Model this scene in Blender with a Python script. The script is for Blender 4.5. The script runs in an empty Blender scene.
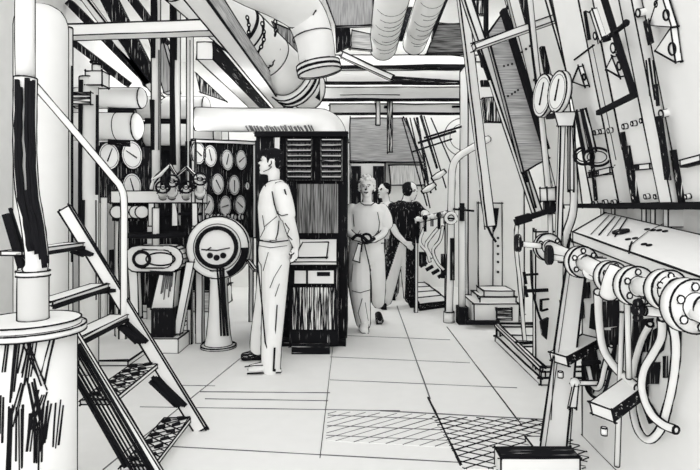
import bpy, math, random
from mathutils import Vector as V, Matrix
random.seed(7)
R = random.Random(11)
PI = math.pi
scn = bpy.context.scene
COL = scn.collection

# ------------------------------------------------------------------ camera model used to read the photo
F, E, CX, CY = 560.0, 1.32, 355.0, 205.0
EYE = V((0, 0, E))
def at(px, py, Y): return V(((px - CX) * Y / F, Y, E + (CY - py) * Y / F))
def fl(px, py):
    Y = F * E / (py - CY)
    return at(px, py, Y)
def onx(px, py, X): return at(px, py, X * F / (px - CX))
def m(px, Y): return px * Y / F            # pixel size to metres at depth Y

# ------------------------------------------------------------------ materials (paper white, ink black, marker and pencil tones)
def new_mat(name):
    mt = bpy.data.materials.new(name); mt.use_nodes = True
    nt = mt.node_tree
    b = nt.nodes['Principled BSDF']
    b.inputs['Roughness'].default_value = 0.9
    b.inputs['Specular IOR Level'].default_value = 0.08
    return mt, nt, b
PAPER = (0.93, 0.93, 0.92, 1)
INK = (0.011, 0.011, 0.013, 1)
def noise_ramp(nt, scale, rot, lo, hi, c0, c1, detail=2.0):
    tc = nt.nodes.new('ShaderNodeTexCoord'); mp = nt.nodes.new('ShaderNodeMapping')
    nz = nt.nodes.new('ShaderNodeTexNoise'); rp = nt.nodes.new('ShaderNodeValToRGB')
    nt.links.new(tc.outputs['Object'], mp.inputs['Vector'])
    mp.inputs['Scale'].default_value = scale
    mp.inputs['Rotation'].default_value = rot
    nz.inputs['Scale'].default_value = 1.0
    nz.inputs['Detail'].default_value = detail
    nt.links.new(mp.outputs['Vector'], nz.inputs['Vector'])
    nt.links.new(nz.outputs['Fac'], rp.inputs['Fac'])
    rp.color_ramp.elements[0].position = lo; rp.color_ramp.elements[0].color = c0
    rp.color_ramp.elements[1].position = hi; rp.color_ramp.elements[1].color = c1
    return rp.outputs['Color']
MATS = {}
def plain(name, colour, grain=0.02):
    mt, nt, b = new_mat(name)
    c1 = tuple(max(0, c - grain) for c in colour[:3]) + (1,)
    out = noise_ramp(nt, (9, 9, 9), (0, 0, 0), 0.35, 0.65, c1, colour, 4)
    nt.links.new(out, b.inputs['Base Color'])
    MATS[name] = mt
def hatch(name, lo, hi, scale, rot=(0, 0, 0), dark=INK, light=PAPER):  # ink hatching in the base colour, drawn shade on sides and gaps included
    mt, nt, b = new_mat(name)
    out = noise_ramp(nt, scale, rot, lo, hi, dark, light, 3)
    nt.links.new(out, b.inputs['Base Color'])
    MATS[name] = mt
plain('paper', PAPER)
plain('wallpaper', (0.93, 0.93, 0.92, 1), 0.03)
plain('ink', INK, 0.0)
G1 = (0.22, 0.22, 0.225, 1); G2 = (0.42, 0.42, 0.42, 1)
for ax, sc in (('x', (4, 110, 110)), ('y', (110, 4, 110)), ('z', (110, 110, 4))):
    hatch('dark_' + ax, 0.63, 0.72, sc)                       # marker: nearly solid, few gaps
    hatch('mid_' + ax, 0.50, 0.58, sc)                        # marker: open hatching
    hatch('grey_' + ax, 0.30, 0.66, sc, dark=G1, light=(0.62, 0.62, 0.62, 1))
    hatch('slate_' + ax, 0.36, 0.66, sc, dark=(0.03, 0.03, 0.03, 1), light=(0.36, 0.36, 0.36, 1))
    hatch('soft_' + ax, 0.34, 0.60, sc, dark=G2, light=PAPER)
hatch('dark_d', 0.63, 0.72, (110, 110, 5), (0, 0.7, 0))
hatch('grey_d', 0.30, 0.66, (110, 110, 5), (0, 0.5, 0), dark=G1, light=(0.55, 0.55, 0.55, 1))
hatch('hair_dark', 0.68, 0.74, (90, 40, 40))
plain('skin', (0.93, 0.93, 0.92, 1))

# ------------------------------------------------------------------ mesh builder
ORIG = {}
def link(o):
    COL.objects.link(o); return o
def tag(o, label, cat, group=None, kind=None):
    o['label'] = label; o['category'] = cat
    if group: o['group'] = group
    if kind: o['kind'] = kind
    return o
def thing(name, label, cat, loc, group=None):
    o = bpy.data.objects.new(name, None); o.empty_display_size = 0.1
    o.location = loc; link(o); ORIG[o.name] = V(loc)
    return tag(o, label, cat, group)

def basis(t, up=None):
    t = t.normalized()
    up = V((0, 0, 1)) if up is None else V(up)
    if abs(t.dot(up)) > 0.97: up = V((0, 1, 0)) if abs(t.y) < 0.9 else V((1, 0, 0))
    s = t.cross(up).normalized(); u = s.cross(t).normalized()
    return t, s, u

class P:
    def __init__(self, lw=1.0):
        self.v = []; self.f = []; self.fm = []; self.fs = []; self.fi = []
        self.strokes = []; self.ties = []; self.lw = lw
    def add(self, verts, faces, mat='paper', smooth=False, ink=True):
        b = len(self.v); self.v += [V(q) for q in verts]
        for i, fc in enumerate(faces):
            self.f.append([b + k for k in fc])
            self.fm.append(mat[i] if isinstance(mat, (list, tuple)) else mat)
            self.fs.append(smooth[i] if isinstance(smooth, (list, tuple)) else smooth)
            self.fi.append(ink)
        return b
    def hexa(self, p, mat='paper', ink=True, **kw):
        # p: 4 bottom points (counter-clockwise from above) then the 4 above; kw: bottom, top, s0..s3 materials
        fs = [[3, 2, 1, 0], [4, 5, 6, 7], [0, 1, 5, 4], [1, 2, 6, 5], [2, 3, 7, 6], [3, 0, 4, 7]]
        mm = [kw.get(k, mat) for k in ('bottom', 'top', 's0', 's1', 's2', 's3')]
        self.add(p, fs, mm, False, ink); return self
    def box(self, x0, x1, y0, y1, z0, z1, mat='paper', ink=True, front=None, **kw):
        if front: kw['s0'] = front
        p = [(x0, y0, z0), (x1, y0, z0), (x1, y1, z0), (x0, y1, z0), (x0, y0, z1), (x1, y0, z1), (x1, y1, z1), (x0, y1, z1)]
        return self.hexa(p, mat, ink, **kw)
    def beam(self, p0, p1, w, h, mat='paper', up=None, ink=True, **kw):
        p0, p1 = V(p0), V(p1)
        t, s, u = basis(p1 - p0, up); s = s * w / 2; u = u * h / 2
        p = [p0 - s - u, p0 + s - u, p1 + s - u, p1 - s - u, p0 - s + u, p0 + s + u, p1 + s + u, p1 - s + u]
        return self.hexa(p, mat, ink, **kw)
    def slab(self, pts, d, mat='paper', ink=True, side=None):
        # polygon pts (in order) thickened along vector d
        n = len(pts); d = V(d); a = [V(q) for q in pts]
        nn = V((0, 0, 0))
        for i in range(1, n - 1): nn += (a[i] - a[0]).cross(a[i + 1] - a[0])
        if nn.dot(d) > 0: a.reverse()
        vs = a + [q + d for q in a]
        fs = [list(range(n)), list(range(2 * n - 1, n - 1, -1))] + [[i, i + n, (i + 1) % n + n, (i + 1) % n] for i in range(n)]
        self.add(vs, fs, [mat, mat] + [side or mat] * n, False, ink); return self
    def sweep(self, pts, rad, mat='paper', n=14, caps=True, closed=False, ink=True, squash=1.0, up=None):
        pts = [V(q) for q in pts]; k = len(pts)
        rad = rad if isinstance(rad, (list, tuple)) else [rad] * k
        vs = []; prev = None
        for i, q in enumerate(pts):
            if closed: t = pts[(i + 1) % k] - pts[i - 1]
            else: t = pts[min(i + 1, k - 1)] - pts[max(i - 1, 0)]
            t.normalize()
            if prev is None: _, s, u = basis(t, up)
            else:
                s = prev - t * prev.dot(t)
                s = s.normalized() if s.length > 1e-6 else basis(t)[1]
                u = s.cross(t)
            prev = s
            for j in range(n):
                a = 2 * PI * j / n
                vs.append(q + s * (math.cos(a) * rad[i]) + u * (math.sin(a) * rad[i] * squash))
        fs = []
        for i in range(k if closed else k - 1):
            for j in range(n):
                a, b = i * n + j, i * n + (j + 1) % n
                c, d = ((i + 1) % k) * n + (j + 1) % n, ((i + 1) % k) * n + j
                fs.append([a, d, c, b])
        sm = [True] * len(fs)
        if caps and not closed:
            fs.append(list(range(n))); fs.append(list(range(k * n - 1, (k - 1) * n - 1, -1))); sm += [False, False]
        self.add(vs, fs, mat, sm, ink); return self
    def cyl(self, p0, p1, r0, r1=None, mat='paper', n=20, caps=True, ink=True):
        return self.sweep([p0, p1], [r0, r0 if r1 is None else r1], mat, n, caps, False, ink)
    def lathe(self, c, prof, axis=(0, 0, 1), mat='paper', n=28, ink=True):
        # prof: list of (radius, height); sharp profile corners stay sharp because every band is its own ring pair
        t, s, u = basis(V(axis)); c = V(c); vs = []; fs = []; 
        for (r, h) in prof:
            for j in range(n):
                a = 2 * PI * j / n
                vs.append(c + t * h + s * (math.cos(a) * r) + u * (math.sin(a) * r))
        for i in range(len(prof) - 1):
            for j in range(n):
                fs.append([i * n + j, (i + 1) * n + j, (i + 1) * n + (j + 1) % n, i * n + (j + 1) % n])
        sm = [True] * len(fs)
        fs.append(list(range(n))); fs.append([(len(prof) - 1) * n + j for j in range(n - 1, -1, -1)]); sm += [False, False]
        self.add(vs, fs, mat, sm, ink); return self
    def ball(self, c, r, mat='paper', n=16, k=10, sc=(1, 1, 1), rot=None, ink=True):
        c = V(c); vs = []; fs = []
        for i in range(1, k):
            th = PI * i / k
            for j in range(n):
                a = 2 * PI * j / n
                q = V((math.sin(th) * math.cos(a) * sc[0], math.sin(th) * math.sin(a) * sc[1], math.cos(th) * sc[2])) * r
                if rot: q = rot @ q
                vs.append(c + q)
        q0, q1 = V((0, 0, r * sc[2])), V((0, 0, -r * sc[2]))
        if rot: q0, q1 = rot @ q0, rot @ q1
        vs += [c + q0, c + q1]; N = len(vs)
        for i in range(k - 2):
            for j in range(n):
                fs.append([i * n + j, (i + 1) * n + j, (i + 1) * n + (j + 1) % n, i * n + (j + 1) % n])
        for j in range(n):
            fs.append([N - 2, j, (j + 1) % n]); fs.append([N - 1, (k - 2) * n + (j + 1) % n, (k - 2) * n + j])
        self.add(vs, fs, mat, True, ink); return self
    def ring(self, c, axis, Rr, r, mat='paper', n=32, k=8, sc=(1, 1), a0=0, a1=2 * PI, ink=True):
        t, s, u = basis(V(axis)); c = V(c)
        full = abs(a1 - a0) > 6.28
        cnt = n if full else n + 1
        pts = [c + s * (math.cos(a0 + (a1 - a0) * i / n) * Rr * sc[0]) + u * (math.sin(a0 + (a1 - a0) * i / n) * Rr * sc[1]) for i in range(cnt)]
        return self.sweep(pts, r, mat, k, True, full, ink)
    def stroke(self, pts, px=1.6, mat='ink'):
        self.strokes.append(([V(q) for q in pts], px, mat, len(self.v) - 1)); return self
    # ---- ink cords
    def _cord(self, pts, r, tie, mat='ink', wob=0.35):
        k = len(pts)
        if k < 2: return
        base = len(self.v); n = 4
        for i, q in enumerate(pts):
            t = pts[min(i + 1, k - 1)] - pts[max(i - 1, 0)]
            if t.length < 1e-9: t = V((0, 0, 1))
            _, s, u = basis(t)
            rr = r * (1 + R.uniform(-0.18, 0.18))
            off = s * R.uniform(-1, 1) * r * wob + u * R.uniform(-1, 1) * r * wob
            for j in range(n):
                a = 2 * PI * (j + 0.5) / n
                self.v.append(q + off + s * math.cos(a) * rr + u * math.sin(a) * rr)
        fs = [[i * n + j, i * n + (j + 1) % n, (i + 1) * n + (j + 1) % n, (i + 1) * n + j] for i in range(k - 1) for j in range(n)]
        fs.append(list(range(n - 1, -1, -1))); fs.append([(k - 1) * n + j for j in range(n)])
        for fc in fs:
            self.f.append([base + q for q in fc]); self.fm.append(mat); self.fs.append(True); self.fi.append(False)
        if tie is not None and tie >= 0: self.ties.append((tie, base))
    def _rad(self, q, px): return px * 0.5 * max(0.8, (q - EYE).length) / F
    def _ink(self):
        nf = len(self.f); v = self.v
        nor = []
        for i in range(nf):
            fc = self.f[i]
            q = V((0, 0, 0))
            for a in range(1, len(fc) - 1):
                q += (v[fc[a]] - v[fc[0]]).cross(v[fc[a + 1]] - v[fc[0]])
            nor.append(q.normalized() if q.length > 1e-14 else V((0, 0, 1)))
        ed = {}
        for i in range(nf):
            if not self.fi[i]: continue
            fc = self.f[i]
            for a in range(len(fc)):
                k = tuple(sorted((fc[a], fc[(a + 1) % len(fc)])))
                ed.setdefault(k, []).append(i)
        inked = lambda i: self.fm[i].startswith(('dark', 'ink', 'hair'))
        todo = []
        for (a, b), fs in ed.items():
            if all(inked(i) for i in fs): continue
            if len(fs) == 2:
                d = nor[fs[0]].dot(nor[fs[1]])
                if self.fs[fs[0]] and self.fs[fs[1]] and d > 0.60: continue
                if d > 0.94: continue
                mid = (v[a] + v[b]) / 2
                if all(nor[i].dot(EYE - mid) < 0 for i in fs) and R.random() < 0.5: continue
            todo.append((a, b))
        for a, b in todo:
            p0, p1 = v[a], v[b]; L = (p1 - p0).length
            if L < 1e-5: continue
            mid = (p0 + p1) / 2
            r = self._rad(mid, self.lw * (R.uniform(0.8, 1.5) if L > 0.12 else 1.1))
            if L > 0.12:
                ext = min(0.035, L * 0.05); d = (p1 - p0) / L
                e0, e1 = R.uniform(0, ext), R.uniform(0, ext)
                q0, q1 = p0 - d * e0, p1 + d * e1
                k = max(2, min(10, int(L / 0.22) + 2))
                self._cord([q0.lerp(q1, i / (k - 1)) for i in range(k)], r, a)
                if R.random() < 0.22:
                    _, s, u = basis(d)
                    o = s * R.uniform(-1, 1) * r * 2.5 + u * R.uniform(-1, 1) * r * 2.5
                    o2 = s * R.uniform(-1, 1) * r * 2.5 + u * R.uniform(-1, 1) * r * 2.5
                    self._cord([q0 + o, (q0 + q1) / 2, q1 + o2], r * 0.6, a)
            else:
                d = (p1 - p0) * 0.12
                self._cord([p0 - d, p1 + d], r, a, wob=0.1)
        # contour of the rounded faces: where the surface turns away
        vn = {}
        for i in range(nf):
            if self.fs[i] and self.fi[i]:
                for a in self.f[i]: vn[a] = vn.get(a, V((0, 0, 0))) + nor[i]
        g = {a: n_.normalized().dot((EYE - v[a]).normalized()) if n_.length > 1e-9 else 0 for a, n_ in vn.items()}
        adj = {}; pos = {}; tie = {}
        def cross(a, b):
            if (g[a] > 0) == (g[b] > 0): return None
            k = (min(a, b), max(a, b))
            if k not in pos:
                t = g[a] / (g[a] - g[b]); pos[k] = v[a].lerp(v[b], t); tie[k] = a
            return k
        for i in range(nf):
            if not (self.fs[i] and self.fi[i]) or inked(i): continue
            fc = self.f[i]
            for a in range(1, len(fc) - 1):
                tri = (fc[0], fc[a], fc[a + 1])
                ks = [k for k in (cross(tri[0], tri[1]), cross(tri[1], tri[2]), cross(tri[2], tri[0])) if k]
                if len(ks) == 2:
                    adj.setdefault(ks[0], []).append(ks[1]); adj.setdefault(ks[1], []).append(ks[0])
        seen = set()
        starts = [k for k in adj if len(adj[k]) == 1] + list(adj)
        for s in starts:
            if s in seen: continue
            ch = [s]; seen.add(s); cur = s
            while True:
                nx = [k for k in adj[cur] if k not in seen]
                if not nx: break
                cur = nx[0]; seen.add(cur); ch.append(cur)
            if len(ch) > 2 and ch[0] in adj[ch[-1]]: ch.append(ch[0])
            pts = [pos[k] for k in ch]
            L = sum((pts[i + 1] - pts[i]).length for i in range(len(pts) - 1))
            r = self._rad(pts[0], self.lw * R.uniform(0.9, 1.5))
            if L < 3.5 * r: continue
            out = [pts[0]]
            for q in pts[1:-1]:
                if (q - out[-1]).length > 5 * r: out.append(q)
            out.append(pts[-1])
            if len(out) == 2 and L > 0.3:
                k = min(8, int(L / 0.25) + 2); out = [out[0].lerp(out[1], i / (k - 1)) for i in range(k)]
            self._cord(out, r, tie[ch[0]], wob=0.25)
    def build(self, name, parent=None, loc=None, ink=True, label=None):
        if ink: self._ink()
        for pts, px, mt, t in self.strokes:
            L = sum((pts[i + 1] - pts[i]).length for i in range(len(pts) - 1))
            self._cord(pts, self._rad(pts[0], px), t, mt, 0.2)
        if parent is not None:
            loc = ORIG[parent.name]
        loc = V(loc) if loc is not None else V((0, 0, 0))
        me = bpy.data.meshes.new(name)
        me.from_pydata([tuple(q - loc) for q in self.v], self.ties, self.f)
        names = list(dict.fromkeys(self.fm)); idx = {k: i for i, k in enumerate(names)}
        for k in names: me.materials.append(MATS[k])
        me.polygons.foreach_set('material_index', [idx[k] for k in self.fm])
        me.polygons.foreach_set('use_smooth', self.fs)
        me.update()
        o = link(bpy.data.objects.new(name, me)); ORIG[o.name] = loc
        if parent is not None: o.parent = parent
        else: o.location = loc
        if label: o['label'] = label
        return o
def struct(o): o['kind'] = 'structure'; return o

def spline(pts, k=6, closed=False):
    pts = [V(q) for q in pts]; n = len(pts); out = []
    rng = range(n if closed else n - 1)
    for i in rng:
        p1, p2 = pts[i], pts[(i + 1) % n]
        p0 = pts[i - 1] if (closed or i > 0) else p1 + (p1 - p2)
        p3 = pts[(i + 2) % n] if (closed or i + 2 < n) else p2 + (p2 - p1)
        for j in range(k):
            t = j / k
            out.append(0.5 * ((2 * p1) + (p2 - p0) * t + (2 * p0 - 5 * p1 + 4 * p2 - p3) * t * t + (3 * p1 - p0 - 3 * p2 + p3) * t ** 3))
    if not closed: out.append(pts[-1])
    return out
def circle_pts(c, axis, r, n=16, sc=(1, 1)):
    t, s, u = basis(V(axis)); c = V(c)
    return [c + s * math.cos(2 * PI * i / n) * r * sc[0] + u * math.sin(2 * PI * i / n) * r * sc[1] for i in range(n + 1)]
def mean(*q): return sum((V(a) for a in q), V((0, 0, 0))) / len(q)
def single(p, name, label, cat, loc, group=None):
    return tag(p.build(name, None, loc), label, cat, group)
# ================================================================== THE SETTING
def clip_line(p, d, poly):
    # part of the infinite line p + t d inside a convex polygon (2D)
    t0, t1 = -1e9, 1e9
    n = len(poly)
    area = sum(poly[i][0] * poly[(i + 1) % n][1] - poly[(i + 1) % n][0] * poly[i][1] for i in range(n))
    sgn = 1 if area > 0 else -1
    for i in range(n):
        a, b = poly[i], poly[(i + 1) % n]
        nx, ny = -(b[1] - a[1]) * sgn, (b[0] - a[0]) * sgn
        den = nx * d[0] + ny * d[1]; num = nx * (a[0] - p[0]) + ny * (a[1] - p[1])
        if abs(den) < 1e-9:
            if num > 0: return None
            continue
        t = num / den
        if den > 0: t0 = max(t0, t)
        else: t1 = min(t1, t)
    return (t0, t1) if t1 - t0 > 0.01 else None
def plate_lines(p, pix, ang, gap, px, z=0.002, mat='ink', jit=0.1):
    poly = [(fl(*q).x, fl(*q).y) for q in pix]
    cx = sum(q[0] for q in poly) / len(poly); cy = sum(q[1] for q in poly) / len(poly)
    d = (math.cos(ang), math.sin(ang)); nn = (-d[1], d[0])
    for k in range(-60, 61):
        o = (cx + nn[0] * (k + R.uniform(-jit, jit)) * gap, cy + nn[1] * (k + R.uniform(-jit, jit)) * gap)
        c = clip_line(o, d, poly)
        if c: p.stroke([V((o[0] + d[0] * t, o[1] + d[1] * t, z)) for t in c], px * R.uniform(0.7, 1.2), mat)

p = P(); p.box(-3.1, 3.1, 0.2, 9.1, -0.1, 0, 'paper', ink=False)
def seam(a, b, px=0.9, mat='ink'):
    a, b = fl(*a), fl(*b); k = 8
    p.stroke([a.lerp(b, i / k) + V((0, 0, 0.001)) for i in range(k + 1)], px, mat)
MATS_PENCIL = plain('pencil', (0.16, 0.16, 0.165, 1), 0.05)
seam((103, 470), (257, 345), 1.3, 'pencil'); seam((320, 458), (333, 345), 0.9); seam((397, 306), (430, 399), 0.9, 'pencil')
seam((428, 398), (461, 466), 2.2); seam((447, 327), (522, 426), 0.9)
for a, b, w in (((140, 407), (400, 411), 1.0), ((380, 411), (548, 420), 1.3), ((330, 380), (517, 388), .8), ((330, 357), (470, 363), .7), ((140, 445), (465, 463), 1.1),
                ((330, 335), (450, 340), .7), ((200, 392), (330, 393), 1.2), ((205, 399), (328, 401), 1.0), ((150, 385), (215, 386), .8)):
    seam(a, b, w, 'pencil')
floor = struct(p.build('floor', ink=False))
p = P()
poly = [(432, 417), (548, 421), (590, 455), (585, 469.9), (463, 469.9)]
pts = [fl(*q) + V((0, 0, 0.0005)) for q in poly]
p.slab(pts[::-1], V((0, 0, 0.004)), 'paper', ink=False)
plate_lines(p, poly, 0.55, 0.062, 1.3, 0.0055); plate_lines(p, poly, -0.50, 0.062, 1.1, 0.0055)
single(p, 'checker_plate', 'diamond patterned steel floor plate in front of the low dark topped step', 'floor plate', fl(510, 440))
p = P()
poly = [(328, 412), (430, 415), (452, 448), (326, 441)]
pts = [fl(*q) + V((0, 0, 0.0005)) for q in poly]
p.slab(pts[::-1], V((0, 0, 0.003)), 'paper', ink=False)
plate_lines(p, poly, 0.62, 0.062, 0.8, 0.0045, 'pencil'); plate_lines(p, poly, -0.1, 0.16, 0.7, 0.0045, 'pencil')
single(p, 'checker_plate', 'faintly patterned floor plate set in the walkway beside the diamond patterned one', 'floor plate', fl(385, 428))

def wall(name, x0, x1, y0, y1, z0, z1):
    q = P(); q.box(x0, x1, y0, y1, z0, z1, 'wallpaper', ink=False)
    return struct(q.build(name, ink=False))
wall('wall_left', -3.1, -3.0, 0.2, 9.1, 0, 3.7)
wall('wall_back', -3.0, 3.0, 9.0, 9.1, 0, 3.7)
wall('wall_right', 3.0, 3.1, 0.2, 9.1, 0, 3.7)
q = P(); q.slab([(-3.0, 0.2, 3.62), (-1.5, 0.2, 3.62), (-1.5, 6.2, 3.62), (1.9, 6.2, 3.62), (1.9, 0.2, 3.62), (3.0, 0.2, 3.62), (3.0, 9.0, 3.62), (-3.0, 9.0, 3.62)], V((0, 0, 0.08)), 'wallpaper', ink=False)
struct(q.build('ceiling', ink=False))

# ================================================================== LADDER STAIR, lower left
NY, FY = 2.67, 3.27
def strx(z): return -0.965 - z * 0.612
st = thing('ship_stair', 'steep white ship stair with perforated treads and a bent tube handrail', 'stairs', (-1.2, 2.97, 0))
for y0, far in ((NY - 0.02, False), (FY, True)):
    p = P(1.5)
    z1 = 1.30 if far else 0.78
    w = 0.035
    a, b = V((strx(0) + 0.06, y0, 0)), V((strx(z1) + 0.06, y0, z1))
    # plate on edge: thin in depth, broad across the slope
    pr = V((0.06, 0, 0.035)) if far else V((0.032, 0, 0.02))
    q = [a - pr * 0.5, a + pr * 0.5, b + pr * 0.5, b - pr * 0.5]
    p.slab(q, V((0, 0.022, 0)), 'paper')
    if far:
        for z0, z2 in ((0.05, 0.30), (0.42, 0.62), (0.72, 0.82), (0.93, 1.05)):
            for k in range(5):
                o = -0.045 + 0.014 * k
                p.stroke([V((strx(z0) + o, y0 - 0.012, z0 + 0.10)), V((strx(z2) + o, y0 - 0.012, z2 + R.uniform(-.01, .03)))], 4.2)
    else:
        for k in range(7):
            o = -0.05 + 0.02 * k; z0 = R.uniform(0.0, 0.1); z2 = R.uniform(0.45, 0.72)
            p.stroke([V((strx(z0) + o - 0.02, y0 - 0.004, z0)), V((strx(z2) + o, y0 - 0.004, z2))], R.uniform(1.5, 3))
    p.build('stringer', st)
for i, z in enumerate((0.075, 0.39, 0.68, 0.86, 1.10)):
    p = P(1.3); x = strx(z)
    d = 0.155 if i < 2 else 0.10
    p.box(x - d + 0.05, x + 0.05, NY, FY, z - 0.02, z, 'paper', s1='paper', s0='paper')
    if i < 2:
        # pierced grating: two families of crossing bars with dark openings between
        for k in range(6):
            for jj in range(2):
                cx, cy = x - d + 0.085 + jj * 0.07, NY + 0.07 + k * 0.095 + jj * 0.045
                p.stroke([V((cx - 0.018, cy - 0.012, z + 0.003)), V((cx + 0.018, cy + 0.012, z + 0.003))], 4.5)
        for k in range(9):
            y = NY + 0.02 + k * 0.065
            for sg in (1, -1):
                y2 = min(FY, max(NY, y + sg * 0.12))
                p.stroke([V((x - d + 0.055, y, z + 0.004)), V((x + 0.045, y2, z + 0.004))], 1.0)
    else:
        p.stroke([V((x + 0.055, NY, z - 0.03)), V((x + 0.055, FY, z - 0.03))], 4)
    p.build('tread', st)
p = P(1.5)
pts = [at(33, 83, FY), at(75, 132, FY), at(112, 176, FY), at(121, 188, FY), at(124, 203, FY), at(124, 250, FY), at(124, 322, FY)]
p.sweep(spline(pts, 4), m(3.0, FY), 'paper', 10)
p.build('handrail', st)

# ================================================================== DRUM AND BENT PIPE, far left
dc = V((-1.34, 2.3, 0))
dr = thing('pump_drum', 'white drum with a wide flanged lid and a bent dark hatched pipe rising from it', 'drum', dc)
p = P(1.4)
p.lathe(dc, [(0.178, 0), (0.178, 0.80)], mat='paper', n=36)
def drpt(px, py, rr=0.180):
    # point on the drum's near side seen at a pixel column
    x = (px - CX) * 2.14 / F
    dx = max(-rr * 0.98, min(rr * 0.98, x - dc.x)); y = dc.y - math.sqrt(rr * rr - dx * dx)
    return V((dc.x + dx, y, E + (CY - py) * y / F))
for a, b, w in (((12, 332), (8, 372), 4), ((20, 332), (14, 398), 5), ((26, 340), (38, 385), 6), ((33, 332), (28, 382), 5), ((45, 335), (38, 378), 4), ((24, 385), (16, 420), 5),
                ((30, 380), (36, 420), 7), ((38, 392), (30, 425), 6), ((14, 405), (12, 470), 5), ((22, 408), (22, 465), 7), ((31, 412), (28, 450), 5), ((41, 402), (38, 445), 6), ((48, 402), (46, 448), 5),
                ((6, 395), (5, 440), 4), ((35, 425), (34, 468), 6), ((27, 345), (22, 372), 5)):
    for k in range(max(2, int(w * 0.7))):
        o = (k - w * 0.35 + 0.5) * 1.7 + R.uniform(-.5, .5); u0, u1 = R.uniform(-4, 4), R.uniform(-7, 7)
        a2, b2 = (a[0] + o, a[1] + u0), (b[0] + o + R.uniform(-1, 1), b[1] + u1); m2 = ((a2[0] + b2[0]) / 2, (a2[1] + b2[1]) / 2)
        p.stroke([drpt(*a2), drpt(*m2), drpt(*b2)], R.uniform(1.2, 2.0))
p.build('drum_body', dr)
p = P(1.5); p.lathe(dc, [(0.215, 0.80), (0.215, 0.825), (0.195, 0.826), (0.195, 0.85)], mat='paper', n=40); p.build('flange_lid', dr)
p = P(1.5); cz = V((dc.x + 0.018, dc.y, 0)); p.lathe(cz, [(0.056, 0.85), (0.056, 1.03), (0.062, 1.03), (0.062, 1.05)], n=24); p.build('collar', dr)
p = P(1.3)
pp = [cz + V((0, 0, 1.04)), at(37, 262, 2.3), at(33, 225, 2.3), at(27, 188, 2.3), at(25, 140, 2.3), at(25.5, 78, 2.3)]
p.sweep(spline(pp, 5), [m(10, 2.3)] * 26, 'paper', 18)
for o in (-8, -5, -1, 2, 6, 8):
    q = [at(25.5 + o, R.uniform(78, 95), 2.25), at(25 + o * 1.05, 140, 2.24), at(27.5 + o, 190, 2.24), at(34 + o, 225, 2.24), at(39 + o * 1.0, R.uniform(250, 268), 2.24)]
    if o in (-1,): q = q[2:]
    p.stroke(spline(q, 4), R.uniform(3.2, 5))
p.build('riser_pipe', dr)
p = P(1.2)
p.sweep([at(25.5, 78, 2.3), at(25, 40, 2.3), at(25, -20, 2.3)], m(8.5, 2.3), 'paper', 18); p.build('upper_pipe', dr)
for a, b in (((3, 214), (22, 268)), ((8, 210), (26, 262)), ((10, 157), (24, 182))):
    pass
hs = P(1.0); hs.beam(at(6, 214, 2.7), at(22, 268, 2.7), 0.024, 0.03, 'ink'); hs.beam(at(10, 208, 2.74), at(26, 258, 2.74), 0.014, 0.012, 'ink')
hs.beam(at(21, 264, 2.7), V((at(21, 264, 2.7).x + 0.02, 2.7, 0.0)), 0.02, 0.02, 'paper')
single(hs, 'leaning_plank', 'pair of dark boards leaning behind the flanged drum', 'plank', at(21, 266, 2.7))

# tall trunk behind
tc = V((-2.10, 3.75, 0))
p = P(1.3); p.lathe(tc, [(0.16, 0), (0.16, 2.50), (0.157, 2.54), (0.145, 2.58), (0.12, 2.62), (0.08, 2.645), (0.03, 2.655)], n=32)
tr = thing('ventilation_shaft', 'tall white round ventilation shaft with a rounded top behind the stair', 'ventilation shaft', tc)
p.build('shaft', tr)
p = P(1.2); p.lathe(tc, [(0.19, 0), (0.19, 0.05)], n=32); p.build('base_ring', tr)
# stanchions
def pole(name, label, px, Y, r, z0, z1, strokes=(), group=None, cat='pole', lw=1.4):
    x = (px - CX) * Y / F
    q = P(lw); q.cyl((x, Y, z0), (x, Y, z1), r, n=18)
    for o, ya, yb, w in strokes:
        q.stroke([at(px + o, ya, Y - r * 1.0), at(px + o, (ya + yb) / 2, Y - r * 1.02), at(px + o, yb, Y - r * 1.0)], w)
    return single(q, name, label, cat, (x, Y, z0), group)
pole('stanchion', 'thin white stanchion standing between the round topped shaft and the thick pipe post', 68, 4.05, m(4, 4.05), 0, 2.6, ((-4, 45, 240, 3), (4, 66, 262, 2)))
x = (89 - CX) * 4.4 / F
pst = thing('pipe_post', 'thick white pipe post topped by a square valve box, behind the stair handrail', 'post', (x, 4.4, 0))
q = P(1.4); q.cyl((x, 4.4, 0), (x, 4.4, 2.32), m(8.5, 4.4), n=24)
q.stroke([at(81, 80, 4.34), at(81, 170, 4.34), at(81, 256, 4.34)], 4.5); q.stroke([at(97, 95, 4.34), at(97, 195, 4.34)], 2.5); q.stroke([at(96, 200, 4.34), at(96, 300, 4.34)], 1.4)
q.stroke([at(83, 200, 4.33), at(83, 252, 4.33)], 4)
q.build('post', pst)
q = P(1.3); q.box(x, x + 0.13, 4.34, 4.46, 2.25, 2.36); q.cyl((x + 0.06, 4.4, 2.36), (x + .06, 4.4, 2.42), 0.03, n=12); q.ring((x + .06, 4.4, 2.44), (0, 0, 1), 0.045, 0.008, 'ink', 16, 6); q.build('valve_box', pst)
q = P(1.2); q.box(x - 0.12, x + 0.05, 4.32, 4.40, 2.1, 2.19, front='mid_x'); q.build('bracket', pst)
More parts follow.
